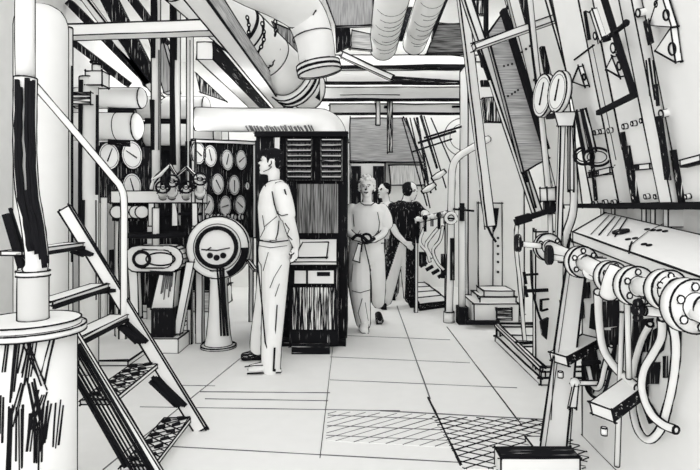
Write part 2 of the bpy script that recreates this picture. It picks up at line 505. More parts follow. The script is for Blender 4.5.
# ================================================================== OVERHEAD, left half
def girder(name, label, x0, x1, z0, h, ya, yb, group=None, lw=1.2, **kw):
    q = P(lw); q.box(x0, x1, ya, yb, z0, z0 + h, kw.pop('mat', 'paper'), **kw)
    return single(q, name, label, 'beam', ((x0 + x1) / 2, ya, z0), group)
girder('deck_girder', 'white deck girder with shade hatched grey on one side beside the big flanged duct', -0.99, -0.86, 2.51, 0.16, 2.8, 8.95, s1='grey_y', bottom='paper')  # the side's shade is put into its colour as grey hatching
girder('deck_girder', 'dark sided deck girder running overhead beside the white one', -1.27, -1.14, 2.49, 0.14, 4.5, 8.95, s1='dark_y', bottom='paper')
p = P(1.5); p.beam(at(68, 32.5, 4.6), at(224, 27.5, 4.6), 0.14, m(11, 4.6), 'paper'); 
single(p, 'cross_beam', 'white beam crossing overhead in front of the slanting hull plates', 'beam', at(68, 32, 4.6))
for lab, a, b, w, mt in (('slim dark hull rib slanting down from the far corner of the wall', (70, 3), (150, 84), 7, 'dark_d'), ('broad dark hull rib slanting down behind the two tall poles', (108, -4), (152, 84), 15, 'dark_d'),
                         ('short dark hull rib reaching the thick pipe post cap', (70, 40), (128, 84), 6, 'dark_d'), ('dark hull rib slanting down just behind the first tall pole', (130, -4), (166, 44), 8, 'dark_d'),
                         ('grey hatched hull rib between the two tall poles', (155, 30), (172, 92), 13, 'grey_z'), ('pale hull rib with inked edges slanting between two dark ones', (86, 0), (160, 98), 6, 'paper')):
    q = P(1.2); q.beam(at(*a, 5.8), at(*b, 5.8), 0.12, m(w, 5.8), 'paper', s0=mt, s2=mt, bottom=mt, top=mt, s1=mt, s3=mt, up=(0, 0, 1))
    single(q, 'hull_rib', lab, 'hull rib', at(*b, 5.8), None)
# triangular hatched gusset beside the white pole
q = P(1.1); q.slab([at(196, 73, 6.0), at(226, 101, 6.0), at(200, 92, 6.0)], V((0, 0.05, 0)), 'mid_z'); 
single(q, 'gusset_plate', 'triangular hatched gusset plate under the deck girders', 'gusset', at(200, 92, 6.0))

# tall black and white poles
def tall_pole(name, label, px, Y, rpx, yb, marks, group=None):
    return pole(name, label, px, Y, m(rpx, Y), E + (CY - yb) * Y / F, E + (CY + 8) * Y / F, marks, group)
tall_pole('rising_main', 'tall pole inked black down one side, nearer the bent handrail', 156, 5.37, 4, 191, ((-2.5, -6, 58, 5), (-3, 100, 150, 5), (3, 50, 150, 1.2), (0, -5, 30, 3)))
tall_pole('rising_main', 'tall pole inked almost fully black, nearer the gauge board', 175.5, 5.37, 4.5, 191, ((-2.5, 0, 165, 5.5), (0, 0, 60, 3)))
tall_pole('rising_main', 'tall plain white pole just in front of the gauge board', 190, 5.37, 3, 191, ((0, 40, 170, 0.8),))

# white horizontal pipes
def hpipe(label, px0, px1, ya, yb, Y, cap=True, marks=()):
    c = (ya + yb) / 2; r = m((yb - ya) / 2, Y)
    a, b = at(px0, c, Y), at(px1, c, Y)
    if px0 < 110: a.x = -2.99
    t = thing('header_pipe', label, 'pipe', a)
    q = P(1.2); q.cyl(a, b, r, n=28)
    for o in marks: q.ring(a.lerp(b, o), b - a, r * 1.005, m(0.5, Y), 'ink', 28, 5, ink=False)
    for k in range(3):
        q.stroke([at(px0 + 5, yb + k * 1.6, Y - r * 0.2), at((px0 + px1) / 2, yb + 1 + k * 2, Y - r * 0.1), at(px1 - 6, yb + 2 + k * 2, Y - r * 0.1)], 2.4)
    q.build('pipe', t)
    if cap:
        q = P(1.1); q.ball(b, r, n=24, k=12, sc=(0.45, 1, 1)); q.build('end_cap', t)
    return t
hpipe('upper white header pipe with a rounded end beside the thick pipe post', 103, 141, 88, 108, 6.0, True, (0.2,))
hpipe('fat white header pipe with a domed end above the small round dials', 103, 136, 113, 140, 5.7, True, (0.75,))
hpipe('white header pipe passing behind the two tall black poles, upper one', 140, 205, 97, 119, 6.7, True)
hpipe('white header pipe passing behind the two tall black poles, lower one', 146, 216, 124, 146, 6.6, True)
hp = thing('overhead_pipe', 'long white overhead pipe above the dark cabinet, elbowing down at its end', 'pipe', at(198, 120, 5.9))
q = P(1.2); q.sweep(spline([at(196, 119, 5.9), at(240, 120, 5.9), at(308, 120, 5.9), at(325, 122, 5.9), at(333, 130, 5.9), at(335, 140, 5.9)], 6), m(11.5, 5.9), 'paper', 22)
for k in range(26):
    xx = 246 + k * 2.6 + R.uniform(-1, 1)
    q.stroke([at(xx, 126 + R.uniform(-1, 1), 5.9 - 0.125), at(xx + 3, 131, 5.9 - 0.105)], 1.6, 'pencil')
q.build('pipe', hp)

# ================================================================== LEFT MACHINERY
mc = thing('machine_casing', 'dark hatched machine casing standing against the side wall behind the pump', 'machine casing', (-2.2, 7.0, 0))
q = P(1.2); q.box(-2.9, -1.72, 7.0, 7.6, 0.25, 2.36, 'paper', s0='dark_z'); q.build('casing', mc)
q = P(1.3); q.box(-2.93, -1.70, 6.9, 7.7, 0, 0.25, 'paper', s0='soft_x'); q.build('plinth', mc)
# dial board
def board_pt(px, py, p0, d):
    # point on the vertical plane through p0 (x, y) along d, seen at a pixel
    a = (px - CX) / F
    t = (a * p0[1] - p0[0]) / (d[0] - a * d[1]); Y = p0[1] + d[1] * t
    return V((p0[0] + d[0] * t, Y, E + (CY - py) * Y / F))
def make_gauge(parent, c, axis, r, ang, name='gauge', depth=0.016, lw=1.2):
    ax = V(axis).normalized(); c = V(c)
    q = P(lw); q.lathe(c, [(r, 0), (r, depth)], axis=ax, n=26, mat='paper'); q.stroke(circle_pts(c + ax * (depth + .001), ax, r * 0.84, 20), 0.6, 'pencil')
    g = q.build(name, parent)
    t, s, u = basis(ax)
    d = s * math.cos(ang) + u * math.sin(ang); w = t.cross(d)
    q = P(); f = c + t * depth * 1.02
    q.slab([f - d * r * 0.45 - w * r * 0.05, f + d * r * 0.62 - w * r * 0.02, f + d * r * 0.62 + w * r * 0.02, f - d * r * 0.45 + w * r * 0.05], t * 0.006, 'ink', ink=False)
    q.build('needle', g, ORIG[parent.name]) if False else q.build('needle', g)
    return g
n1 = (0.932, -0.362, 0)
d1 = (0.362, 0.932)
P0 = (-2.51, 5.75)
db = thing('dial_board', 'dark board with three pale oval dials, below the domed header pipe', 'instrument board', board_pt(104, 205, P0, d1))
q = P(1.1); a0, b0, c0, e0 = board_pt(104, 140, P0, d1), board_pt(150, 140, P0, d1), board_pt(150, 195, P0, d1), board_pt(104, 195, P0, d1)
zz = lambda v, z: V((v.x, v.y, z))
q.slab([zz(a0, 1.96), zz(b0, 1.96), zz(b0, 1.34), zz(a0, 1.34)], V(n1) * -0.06, 'dark_z'); q.build('panel', db)
q = P(1.0)
for v in (a0, b0):
    q = P(1.0); q.cyl(zz(v, 0), zz(v, 1.4), 0.03, n=10); q.build('leg', db)
for px, py, r, an in ((131, 155, 0.155, 0.4), (131, 186, 0.14, 1.2), (108, 156, 0.14, 2.0)):
    make_gauge(db, board_pt(px, py, P0, d1), n1, r, an)
# header manifold and valves
mh = thing('valve_manifold', 'white manifold bar carrying small hand valves below the tall poles', 'valve manifold', at(160, 197, 5.35))
q = P(1.2); q.box(*(lambda a, b: (a.x, b.x, 5.3, 5.45, b.z, a.z))(at(113, 191, 5.35), at(204, 203, 5.35)), 'paper'); q.build('manifold_bar', mh)
q = P(1.2)
for px in (124, 200):
    xx = (px - CX) * 5.38 / F; q = P(1.2); q.box(xx - 0.03, xx + 0.03, 5.34, 5.42, 0, 1.35); q.build('leg', mh)
for i, (px, py) in enumerate(((163, 187), (172, 181), (186, 187), (200, 179))):
    c = at(px, py, 5.12); q = P(1.2)
    q.cyl(at(px, 197, 5.3), c, m(3.5, 5.25), m(2.5, 5.25), n=12); q.ball(at(px, 192, 5.27), m(5.5, 5.25), n=12, k=8)
    q.beam(at(px - 5, py + 5, 5.24), at(px + 6, py + 1, 5.24), 0.02, 0.02, 'paper')
    b = q.build('valve', mh)
    q = P(1.3); q.ring(c, (0.3, -1, 0.5), m(6.5, 5.25), m(1.0, 5.25), 'ink', 20, 6); q.beam(c - V((m(6, 5.2), 0, 0)), c + V((m(6, 5.2), 0, 0)), 0.012, 0.012, 'ink'); q.build('handwheel', b)
zig = [at(x, y, 5.2) for x, y in ((151, 190), (153, 179), (160, 175), (170, 165), (177, 176), (187, 167), (194, 174), (197, 186))]
q = P(1.5); q.sweep(zig, m(1.8, 5.2), 'paper', 8); q.build('link_pipe', mh)
# spindle rod
q = P(1.4); q.cyl(at(150, 214, 5.28), at(202, 214, 5.28), m(1.6, 5.28), mat='ink', n=10); q.cyl(at(158, 214, 5.28), at(166, 214, 5.28), m(4, 5.28), mat='ink', n=10)
for px in (153, 176, 196): q.box(at(px - 3, 0, 5.28).x, at(px + 3, 0, 5.28).x, 5.24, 5.34, at(0, 226, 5.28).z, at(0, 203, 5.28).z)
single(q, 'linkage_rod', 'short black horizontal rod below the manifold bar', 'rod', at(176, 214, 5.28))
# rollers
rk = thing('roller_rack', 'rack of four pale rollers on a dark bar behind the stair handrail', 'roller rack', at(128, 212, 5.35))
q = P(1.1); A, B = at(112, 202, 5.4), at(146, 221, 5.4); q.box(A.x, B.x, 5.40, 5.48, B.z, A.z, 'dark_z'); q.box(A.x, B.x, 5.36, 5.44, A.z - 0.01, A.z + 0.02); q.build('rack_bar', rk)
for px in (117, 129, 136, 142):
    q = P(1.3); q.cyl(at(px, 212, 5.30), at(px + 1, 212, 5.40), m(6.5, 5.3), n=18); q.build('roller', rk)
q = P(1.0); q.cyl(V((A.x + 0.05, 5.45, 0)), V((A.x + 0.05, 5.45, B.z)), 0.03, n=10); q.build('leg', rk)
# pump with flat handwheel
pc = at(156, 330, 5.15); pc.z = 0
pu = thing('feed_pump', 'squat white pump with a flat black rimmed handwheel on a tapered pedestal', 'pump', pc)
hz = E + (CY - 235) * 5.15 / F
q = P(1.2); q.ring((pc.x, 5.15, hz), (0, 0, 1), m(27, 5.15), m(2.2, 5.15), 'ink', 36, 8, sc=(1, 1)); 
for k in range(4):
    a = PI * k / 4 + 0.3; dx = V((math.cos(a), math.sin(a), 0)) * m(26, 5.15); q.beam(V((pc.x, 5.15, hz)) - dx, V((pc.x, 5.15, hz)) + dx, 0.02, 0.014, 'paper')
q.build('handwheel', pu)
q = P(1.2); q.cyl((pc.x, 5.15, hz - 0.18), (pc.x, 5.15, hz + 0.25), m(3.2, 5.15), n=14); q.build('spindle', pu)
q = P(1.4)
hc = at(157, 258, 5.15); ha = m(16, 5.15); hr = m(13, 5.15)
loop = [hc + V((ha + math.cos(a) * hr, 0, math.sin(a) * hr)) for a in [PI / 2 - PI * i / 8 for i in range(9)]] + [hc + V((-ha + math.cos(a) * hr, 0, math.sin(a) * hr)) for a in [-PI / 2 - PI * i / 8 for i in range(9)]]
q.slab([v + V((0, -0.09, 0)) for v in loop], V((0, 0.18, 0)), 'paper'); q.build('pump_casing', pu)
q = P(1.2)
lo2 = [hc + (v - hc) * 0.68 for v in loop]
q.slab([v + V((0, -0.105, 0)) for v in lo2], V((0, 0.02, 0)), 'paper')
q.ring(hc + V((-0.1, -0.11, 0)), (0, -1, 0), m(8, 5.1), m(1.6, 5.1), 'ink', 24, 6, sc=(1, .9)); q.ring(hc + V((0.07, -0.11, 0)), (0, -1, 0), m(9, 5.1), m(0.8, 5.1), 'ink', 24, 6, sc=(1.6, .7))
q.build('cover_plate', pu)
q = P(1.2)
def hexpix(px, Y0, Y1):  # bottom-left, bottom-right, top-right, top-left pixels, between two depths
    a, b, c, d = [at(*k, Y0) for k in px]; e = V((0, Y1 - Y0, 0))
    return [a, b, b + e, a + e, d, c, c + e, d + e]
q.hexa(hexpix(((151, 309), (173, 309), (176, 270), (160, 270)), 5.08, 5.22), 'paper'); q.beam(at(150, 272, 5.07), at(173, 274, 5.07), 0.02, m(4, 5.07), 'ink'); 
for k in range(8): q.stroke([at(164 + k * 1.3, 274, 5.07), at(161 + k * 1.5, R.uniform(285, 300), 5.07)], 1.2, 'pencil')
q.build('pedestal', pu)
q = P(1.3); A, B = at(151, 309, 5.02), at(173, 332, 5.02); q.box(A.x, B.x, 5.02, 5.25, 0.13, A.z, 'dark_z'); q.box(A.x - 0.05, B.x + 0.06, 4.98, 5.3, 0, 0.13, 'paper'); q.build('base_box', pu)
q = P(1.2); q.hexa(hexpix(((173, 334), (180, 334), (194, 262), (186, 262)), 5.1, 5.18), 'paper'); q.build('leg', pu)
q = P(1.2); q.hexa(hexpix(((131, 318), (139, 318), (137, 268), (128, 268)), 5.1, 5.18), 'paper'); q.build('leg', pu)
for k, px in enumerate((146, 183, 189)):
    q = P(1.2); q.ball(at(px, 330 - k * 5, 5.0 + k * .2), m(2.2, 5), 'ink', 8, 6); q.build('holding_bolt', pu)
for px, ya, yb in ((140, 272, 305), (147, 270, 308), (177, 268, 300), (184, 280, 310)):
    q = P(1.1); q.box(at(px, 0, 5.3).x, at(px + 7, 0, 5.3).x, 5.3, 5.36, at(0, yb, 5.3).z, at(0, ya, 5.3).z, 'dark_z'); q.build('valve_chest', pu)
# low bed under the left machinery
q = P(1.2); q.hexa([fl(128, 366), fl(190, 322), V((-2.9, fl(190, 322).y, 0)), V((-2.9, fl(128, 366).y, 0))] + [v + V((0, 0, 0.04)) for v in (fl(128, 366), fl(190, 322), V((-2.9, fl(190, 322).y, 0)), V((-2.9, fl(128, 366).y, 0)))], 'paper')
single(q, 'machine_bed', 'low white bed plate under the squat pump', 'bed plate', (-2.2, 5.0, 0))
# vertical pipes between
for lab, px, Y, r, ya, yb in (('thin upright pipe behind the stair handrail bend', 118, 5.5, 3, 190, 345), ('upright pipe on the side of the pump nearest the telegraph', 199, 5.6, 3.5, 250, 336)):
    q = P(1.2); v = at(px, 0, Y); q.cyl((v.x, Y, 0.04), (v.x, Y, E + (CY - ya) * Y / F), m(r, Y), n=12)
    single(q, 'upright_pipe', lab, 'pipe', (v.x, Y, 0.04))
q = P(1.1); A, B = at(109, 250, 6.1), at(121, 306, 6.1); q.box(A.x, B.x, 6.1, 6.2, 0.0, A.z, 'dark_z')
single(q, 'tool_locker', 'narrow dark locker behind the stair handrail', 'locker', (A.x, 6.1, 0))

# ================================================================== GAUGE BOARD
P1 = (-1.55, 5.3)
gb = thing('gauge_board', 'dark upright board with rows of pale oval gauges beside the man looking at it', 'gauge board', (-1.4, 5.75, 0))
TL, TR = board_pt(193, 141, P1, d1), board_pt(254, 141, P1, d1)
q = P(1.4); q.slab([zz(TL, 1.93), zz(TR, 2.02), zz(TR, 0.95), zz(TL, 1.0)], V(n1) * -0.09, 'dark_z'); q.build('panel', gb)
q = P(1.3); 
for a, b in ((zz(TL, 1.93), zz(TR, 2.02)), (zz(TR, 2.02), zz(TR, 0.95)), (zz(TL, 1.93), zz(TL, 1.0))):
    q.beam(a + V(n1) * 0.01, b + V(n1) * 0.01, 0.035, 0.035, 'paper')
q.build('frame', gb)
q = P(1.2)
for v in (TL, TR):
    q = P(1.2); q.box(v.x - 0.05, v.x - 0.01, v.y - 0.02, v.y + 0.02, 0, 1.0); q.build('leg', gb)
for i, (px, py) in enumerate(((197, 153), (209, 156), (226, 160), (240, 160), (199, 184), (216.5, 184), (233, 185), (206, 205), (224, 206), (239, 205), (246, 186))):
    make_gauge(gb, board_pt(px, py, P1, d1), n1, 0.112 if px < 245 else 0.05, 0.5 + i * 0.7)
for px in (204, 211, 218, 225, 232, 239):
    c = board_pt(px, 217, P1, d1); q = P(1.2); q.cyl(c, c + V(n1) * 0.04, m(3.2, 5.5), n=12); q.build('knob', gb)

# ================================================================== TELEGRAPH PEDESTAL
tx, ty = (218.5 - CX) * 5.2 / F, 5.2
tg = thing('engine_telegraph', 'round faced white engine telegraph on a flared pedestal', 'engine telegraph', (tx, ty, 0))
q = P(1.4); q.lathe((tx, ty, 0), [(0.16, 0), (0.16, 0.02), (0.125, 0.025), (0.105, 0.12), (0.085, 0.35), (0.075, 0.62), (0.10, 0.72)], n=28)
for o in (2, 4, 6): q.stroke([at(214 + o * 1.6, 268, 5.11), at(217 + o * 1.3, 300, 5.11), at(218 + o * 1.6, 336, 5.08)], 3.2 if o > 2 else 2)
q.build('pedestal', tg)
hc = V((tx, ty, 0.925)); ax = (0.05, -1, 0.10)
q = P(1.4); q.lathe(hc - V(ax) * -0.0, [(0.285, -0.10), (0.295, -0.02), (0.285, 0.05), (0.25, 0.06)], axis=ax, n=40)
for k in range(9):
    a = 0.35 + k * 0.0
    q.stroke([hc + V((math.cos(t) * (0.285 - k * .006), -0.075 - .002 * k, math.sin(t) * (0.285 - k * .006))) for t in [-1.15 + 0.13 * j for j in range(10)]], 2.2)
q.build('head', tg)
q = P(1.5); q.lathe(hc, [(0.19, 0.05), (0.19, 0.09), (0.165, 0.09), (0.165, 0.075)], axis=ax, n=36); q.ring(hc + V(ax) * 0.092, ax, 0.178, 0.012, 'ink', 36, 6)
q.ring(hc + V(ax) * 0.064, ax, 0.215, 0.004, 'ink', 36, 5)
dial = q.build('dial', tg)
for k, (dx, dz) in enumerate(((-0.06, -0.075), (0.0, -0.095), (0.06, -0.075))):
    c = hc + V(ax) * 0.08 + V((dx, 0, dz)); q = P(1.2); q.cyl(c, c + V(ax) * 0.02, 0.027, mat='ink', n=12); q.build('button', dial)
q = P(1.2); q.stroke([hc + V(ax) * 0.083 + V((-0.14, 0, -0.02)), hc + V(ax) * 0.083 + V((0.0, 0, -0.03)), hc + V(ax) * 0.083 + V((0.12, 0, -0.005))], 1.5); q.beam(hc + V(ax) * 0.085 + V((-0.1, 0, -0.03)), hc + V(ax) * 0.085 + V((-0.05, 0, 0.0)), 0.01, 0.01, 'ink'); q.build('pointer', dial)
q = P(1.2); q.beam(hc + V((0.28, -0.02, -0.12)), hc + V((0.36, -0.10, -0.2)), 0.03, 0.02, 'paper'); q.build('handle', tg)

# ================================================================== DARK CABINET
X = lambda px, Y: (px - CX) * Y / F
Zp = lambda py, Y: E + (CY - py) * Y / F
cb = thing('switch_cabinet', 'large dark cabinet with two louvred doors and a sloping desk, behind the standing man', 'cabinet', (X(300, 5.3), 5.3, 0))
q = P(1.5); q.box(X(256, 5.3), X(347, 5.3), 5.3, 6.1, 0.06, Zp(133, 5.3), 'dark_z', s1='dark_z', top='paper'); q.build('body', cb)
q = P(1.5); q.box(X(257, 5.28), X(346, 5.28), 5.22, 5.36, 0.0, 0.07, 'dark_x'); q.build('plinth', cb)
q = P(1.2); q.box(X(255, 5.28), X(348, 5.28), 5.24, 5.3, Zp(137, 5.3), Zp(132, 5.3), 'ink'); q.build('cornice', cb)
for x0, x1 in ((286, 313), (320, 343)):
    q = P(1.2); A, B = V((X(x0, 5.26), 0, Zp(139, 5.26))), V((X(x1, 5.26), 0, Zp(181, 5.26)))
    q.box(A.x, B.x, 5.25, 5.3, B.z, A.z, 'slate_z'); d = q.build('louvre_door', cb)
    q = P(1.0); n = 8
    for k in range(n):
        z = A.z - (k + 0.5) * (A.z - B.z) / n; h = (A.z - B.z) / n
        q.hexa([V((A.x + .015, 5.215, z - h * .30)), V((B.x - .015, 5.215, z - h * .30)), V((B.x - .015, 5.25, z + h * .0)), V((A.x + .015, 5.25, z + h * .0)),
                V((A.x + .015, 5.215, z + h * .08)), V((B.x - .015, 5.215, z + h * .08)), V((B.x - .015, 5.25, z + h * .4)), V((A.x + .015, 5.25, z + h * .4))], 'ink', top='paper', s0='ink')
        q.box(A.x + .015, B.x - .015, 5.24, 5.251, z + h * .26, z + h * .42, 'paper', ink=False)
    q.build('louvre_slats', d)
q = P(1.1); q.box(X(297, 5.26), X(338, 5.26), 5.26, 5.3, Zp(233, 5.26), Zp(184, 5.26), 'slate_z', ink=False); q.build('access_panel', cb)
q = P(1.2); q.box(X(274, 5.26), X(280, 5.26), 5.26, 5.3, Zp(166, 5.26), Zp(137, 5.26), 'paper'); q.build('nameplate', cb)
q = P(1.4)
a, b, c, d = at(296, 239, 5.26), at(337, 239, 5.26), at(337, 262, 4.95), at(288, 262, 4.95)
q.slab([a, b, c, d], V((0, 0, -0.03)), 'paper'); dk = q.build('desk', cb)
q = P(1.3); f = lambda u, w: a.lerp(b, u).lerp(d.lerp(c, u), w) + V((0, -0.004, 0.006))
q.slab([f(.2, .2), f(.8, .2), f(.78, .85), f(.1, .85)], V((0, 0, 0.004)), 'paper'); q.build('chart', dk)
q = P(1.4); q.box(X(289, 5.0), X(338, 5.0), 5.0, 5.28, 0.07, Zp(264, 5.0), 'paper', s0='dark_z', s1='dark_z', s3='dark_z', top='dark_z'); dw = q.build('drawer_unit', cb)
q = P(1.2); q.box(X(294, 4.98), X(334, 4.98), 4.975, 5.0, Zp(284, 4.98), Zp(270, 4.98), 'paper'); 
q.box(X(306, 4.97), X(308, 4.97), 4.965, 4.99, Zp(288, 4.97), Zp(268, 4.97), 'ink'); q.box(X(317, 4.97), X(330, 4.97), 4.965, 4.99, Zp(276, 4.97), Zp(272, 4.97), 'ink')
q.build('drawer', dw)
q = P(1.2); q.box(X(292, 4.98), X(335, 4.98), 4.985, 5.0, Zp(330, 4.98), Zp(287, 4.98), 'mid_z'); q.build('lower_panel', dw)
q = P(1.2); q.box(X(292, 4.99), X(330, 4.99), 4.95, 5.0, 0.0, 0.09, 'dark_x'); q.build('kick_plate', dw)
# ================================================================== BIG DUCTS overhead
du = thing('flanged_duct', 'big white flanged duct slung in chains, sloping towards the cross beams', 'duct', at(262, 48, 4.8))
a, b = at(218, 10, 5.2), at(296, 82, 6.2)
q = P(1.4); q.cyl(a + (a - b) * 0.35, b, 0.24, n=32)
ax = (b - a).normalized()
for t, w in ((0.22, 4), (0.30, 2), (0.62, 1.2), (0.9, 1.2)): q.ring(a.lerp(b, t), ax, 0.243, m(w * .45, 5.4), 'ink', 36, 6, ink=False)
q.build('duct', du)
q = P(1.5); q.lathe(b, [(0.24, -0.10), (0.295, -0.10), (0.295, -0.04), (0.26, -0.03), (0.295, -0.02), (0.295, 0.03), (0.23, 0.03)], axis=ax, n=36); q.build('flange', du)
q = P(1.4); q.sweep(spline([b + ax * 0.02, b + ax * 0.12, b + ax * 0.2 + V((0.05, 0.05, 0.02))], 4), 0.22, 'paper', 28); q.build('stub', du)
el = thing('elbow_duct', 'white elbow duct turning down to a flange between the big duct and the twin pipes', 'duct', at(318, 40, 5.0))
q = P(1.4); pp = spline([at(228, -34, 4.35), at(255, -18, 4.5), at(283, -3, 4.75), at(304, 14, 5.0), at(314, 38, 5.0), at(318, 66, 5.0)], 6)
q.sweep(pp, [m(24 - 6 * i / (len(pp) - 1), 4.9) for i in range(len(pp))], 'paper', 28)
q.stroke(circle_pts(at(312, 36, 5.0), (0.25, 0, -1), m(20, 5.0), 24), 1.2)
q.build('duct', el)
q = P(1.5); e0 = at(318, 64, 5.0); q.lathe(e0, [(0.165, -0.01), (0.195, -0.0), (0.195, 0.035), (0.185, 0.04), (0.195, 0.045), (0.195, 0.08), (0.12, 0.08)], axis=(0.2, 0, -1), n=32); q.build('flange', el)
# chains
def chain(label, pts, Y, n):
    pts = spline([at(x, y, Y) for x, y in pts], 8)
    L = [0]
    for i in range(len(pts) - 1): L.append(L[-1] + (pts[i + 1] - pts[i]).length)
    q = P(1.0)
    for k in range(n):
        s = L[-1] * (k + 0.5) / n
        i = max(j for j in range(len(L)) if L[j] <= s); i = min(i, len(pts) - 2)
        c = pts[i].lerp(pts[i + 1], (s - L[i]) / max(1e-6, L[i + 1] - L[i])); t = (pts[i + 1] - pts[i]).normalized()
        _, sd, up = basis(t, (0, 1, 0)); w = L[-1] / n * 0.62
        nrm = up if k % 2 == 0 else (sd + up * 0.7).normalized()
        s2 = nrm.cross(t)
        lk = [c + t * math.cos(x) * w + s2 * math.sin(x) * w * 0.62 for x in [2 * PI * j / 10 for j in range(10)]]
        q.sweep(lk, m(0.75, Y), 'ink', 6, closed=True)
    single(q, 'hanging_chain', label, 'chain', pts[0])
chain('chain looped over the near end of the big flanged duct', [(247, 16), (249, 28), (246, 42), (236, 56)], 5.1, 12)
chain('chain wrapped round the middle of the big flanged duct', [(262, 22), (264, 38), (258, 52), (246, 62)], 5.25, 12)
chain('short loose chain end dangling against the big flanged duct', [(279, 48), (275, 58), (270, 66), (264, 71)], 5.6, 7)
chain('short chain holding up the elbow duct', [(275, 20), (276, 28), (275, 36)], 4.7, 4)
# twin overhead pipes running away
def depth_pipe(label, px, py, Y, r, Y0):
    c = at(px, py, Y); n = V((c.x, Y0, c.z))
    t = thing('twin_pipe', label, 'pipe', c)
    q = P(1.3); q.cyl(n, c, r, n=28)
    for k in range(9):
        f = 0.40 + 0.06 * k + R.uniform(-.02, .02); cc = n.lerp(c, f)
        q.stroke([cc + V((math.cos(a) * r * 1.005, 0, math.sin(a) * r * 1.005)) for a in [PI * 1.0 + PI * j / 10 for j in range(2 + k % 3, 10)]], 0.8)
    q.build('pipe', t)
    q = P(1.2); q.ball(c, r, n=24, k=10, sc=(1, 0.5, 1)); q.build('end_cap', t)
depth_pipe('fat overhead pipe of the pair, nearer the elbow duct', 383, 47, 7.0, 0.165, 4.3)
depth_pipe('thinner overhead pipe of the pair, next to the grey ceiling plate', 414, 44, 7.0, 0.135, 4.3)
def plate(name, label, cat, quad, Y, th, mt, ink=True, group=None, lw=1.2, side=None):
    q = P(lw); q.slab([at(x, y, Y) for x, y in quad], V((0, th, 0)), mt, ink, side)
    return single(q, name, label, cat, at(*quad[-1], Y), group)
plate('ceiling_plate', 'grey hatched plate hanging between the thinner twin pipe and the white strut', 'plate', [(438, 24), (464, 24), (467, 53), (427, 53)], 6.3, 0.06, 'slate_x')
plate('ceiling_plate', 'dark wedge of plating showing between the twin overhead pipes', 'plate', [(398, -20), (421, -20), (403, 40), (393, 40)], 6.5, 0.06, 'dark_y')
plate('ceiling_plate', 'grey plate high up between the elbow duct and the fat overhead pipe', 'plate', [(322, -12), (372, -12), (374, 25), (336, 26)], 6.1, 0.06, 'grey_d')
plate('ceiling_plate', 'dark stub of plating below the grey plate beside the elbow duct', 'plate', [(335, 28), (350, 28), (352, 45), (336, 52)], 6.35, 0.06, 'dark_z')
plate('ceiling_plate', 'pale hatched plate just below the dark stub beside the fat pipe', 'plate', [(352, 30), (370, 34), (372, 50), (350, 48)], 6.4, 0.06, 'soft_x')
plate('ceiling_plate', 'dark slanting plate edge along the thinner twin pipe', 'plate', [(440, -10), (452, -10), (432, 40), (430, 46)], 6.25, 0.05, 'dark_z')
plate('hanger_bracket', 'short dark hanger dropping from the deck girders under the big duct end', 'bracket', [(314, 82), (320, 78), (320, 100), (312, 96)], 6.2, 0.06, 'dark_z')
plate('duct_gap_shade', 'dark hatched panel painting the shade in the gap between the big duct and the elbow duct', 'shade panel', [(272, 22), (292, 30), (306, 60), (300, 66), (282, 48)], 6.6, 0.05, 'slate_z')  # dark panel added to paint the shade between the ducts
# cross beams at the back
def xbeam(label, px0, px1, ya, yb, Y, bands=(), th=0.15):
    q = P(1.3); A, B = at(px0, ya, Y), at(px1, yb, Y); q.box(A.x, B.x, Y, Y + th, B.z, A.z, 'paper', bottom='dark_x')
    for x0, x1, y, w in bands: q.stroke([at(x0, y, Y - 0.01), at((x0 + x1) / 2, y + R.uniform(-.5, .5), Y - 0.01), at(x1, y, Y - 0.01)], w)
    single(q, 'deck_beam', label, 'beam', at(px0, yb, Y))
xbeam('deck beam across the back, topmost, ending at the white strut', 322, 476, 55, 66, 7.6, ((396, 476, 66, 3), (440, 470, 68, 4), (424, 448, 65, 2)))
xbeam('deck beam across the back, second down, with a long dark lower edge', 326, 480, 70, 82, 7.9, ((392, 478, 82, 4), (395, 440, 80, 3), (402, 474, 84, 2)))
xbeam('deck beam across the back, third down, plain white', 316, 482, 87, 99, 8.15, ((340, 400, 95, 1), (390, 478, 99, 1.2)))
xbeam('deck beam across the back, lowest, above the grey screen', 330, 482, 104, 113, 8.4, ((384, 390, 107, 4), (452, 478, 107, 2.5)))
q = P(1.3); q.beam(at(342, 55, 7.3), at(392, 78, 7.3), 0.08, m(5, 7.3)); q.beam(at(392, 78, 7.3), at(478, 84, 7.3), 0.08, m(3, 7.3), 'dark_x')
single(q, 'stay_bar', 'bent stay bar sagging across the front of the deck beams', 'bar', at(392, 78, 7.3))
for lab, px, ya, yb, w in (('short hanger strap with a dark top in front of the grey screen', 390, 98, 152, 5), ('pale hanger strap beside the dark topped one', 378, 100, 125, 4)):
    q = P(1.1); q.box(at(px - w / 2, 0, 8.3).x, at(px + w / 2, 0, 8.3).x, 8.3, 8.34, at(0, yb, 8.3).z, at(0, ya, 8.3).z, 'paper', s0='mid_z' if w > 4 else 'paper')
    single(q, 'hanger_strap', lab, 'strap', at(px, yb, 8.3))

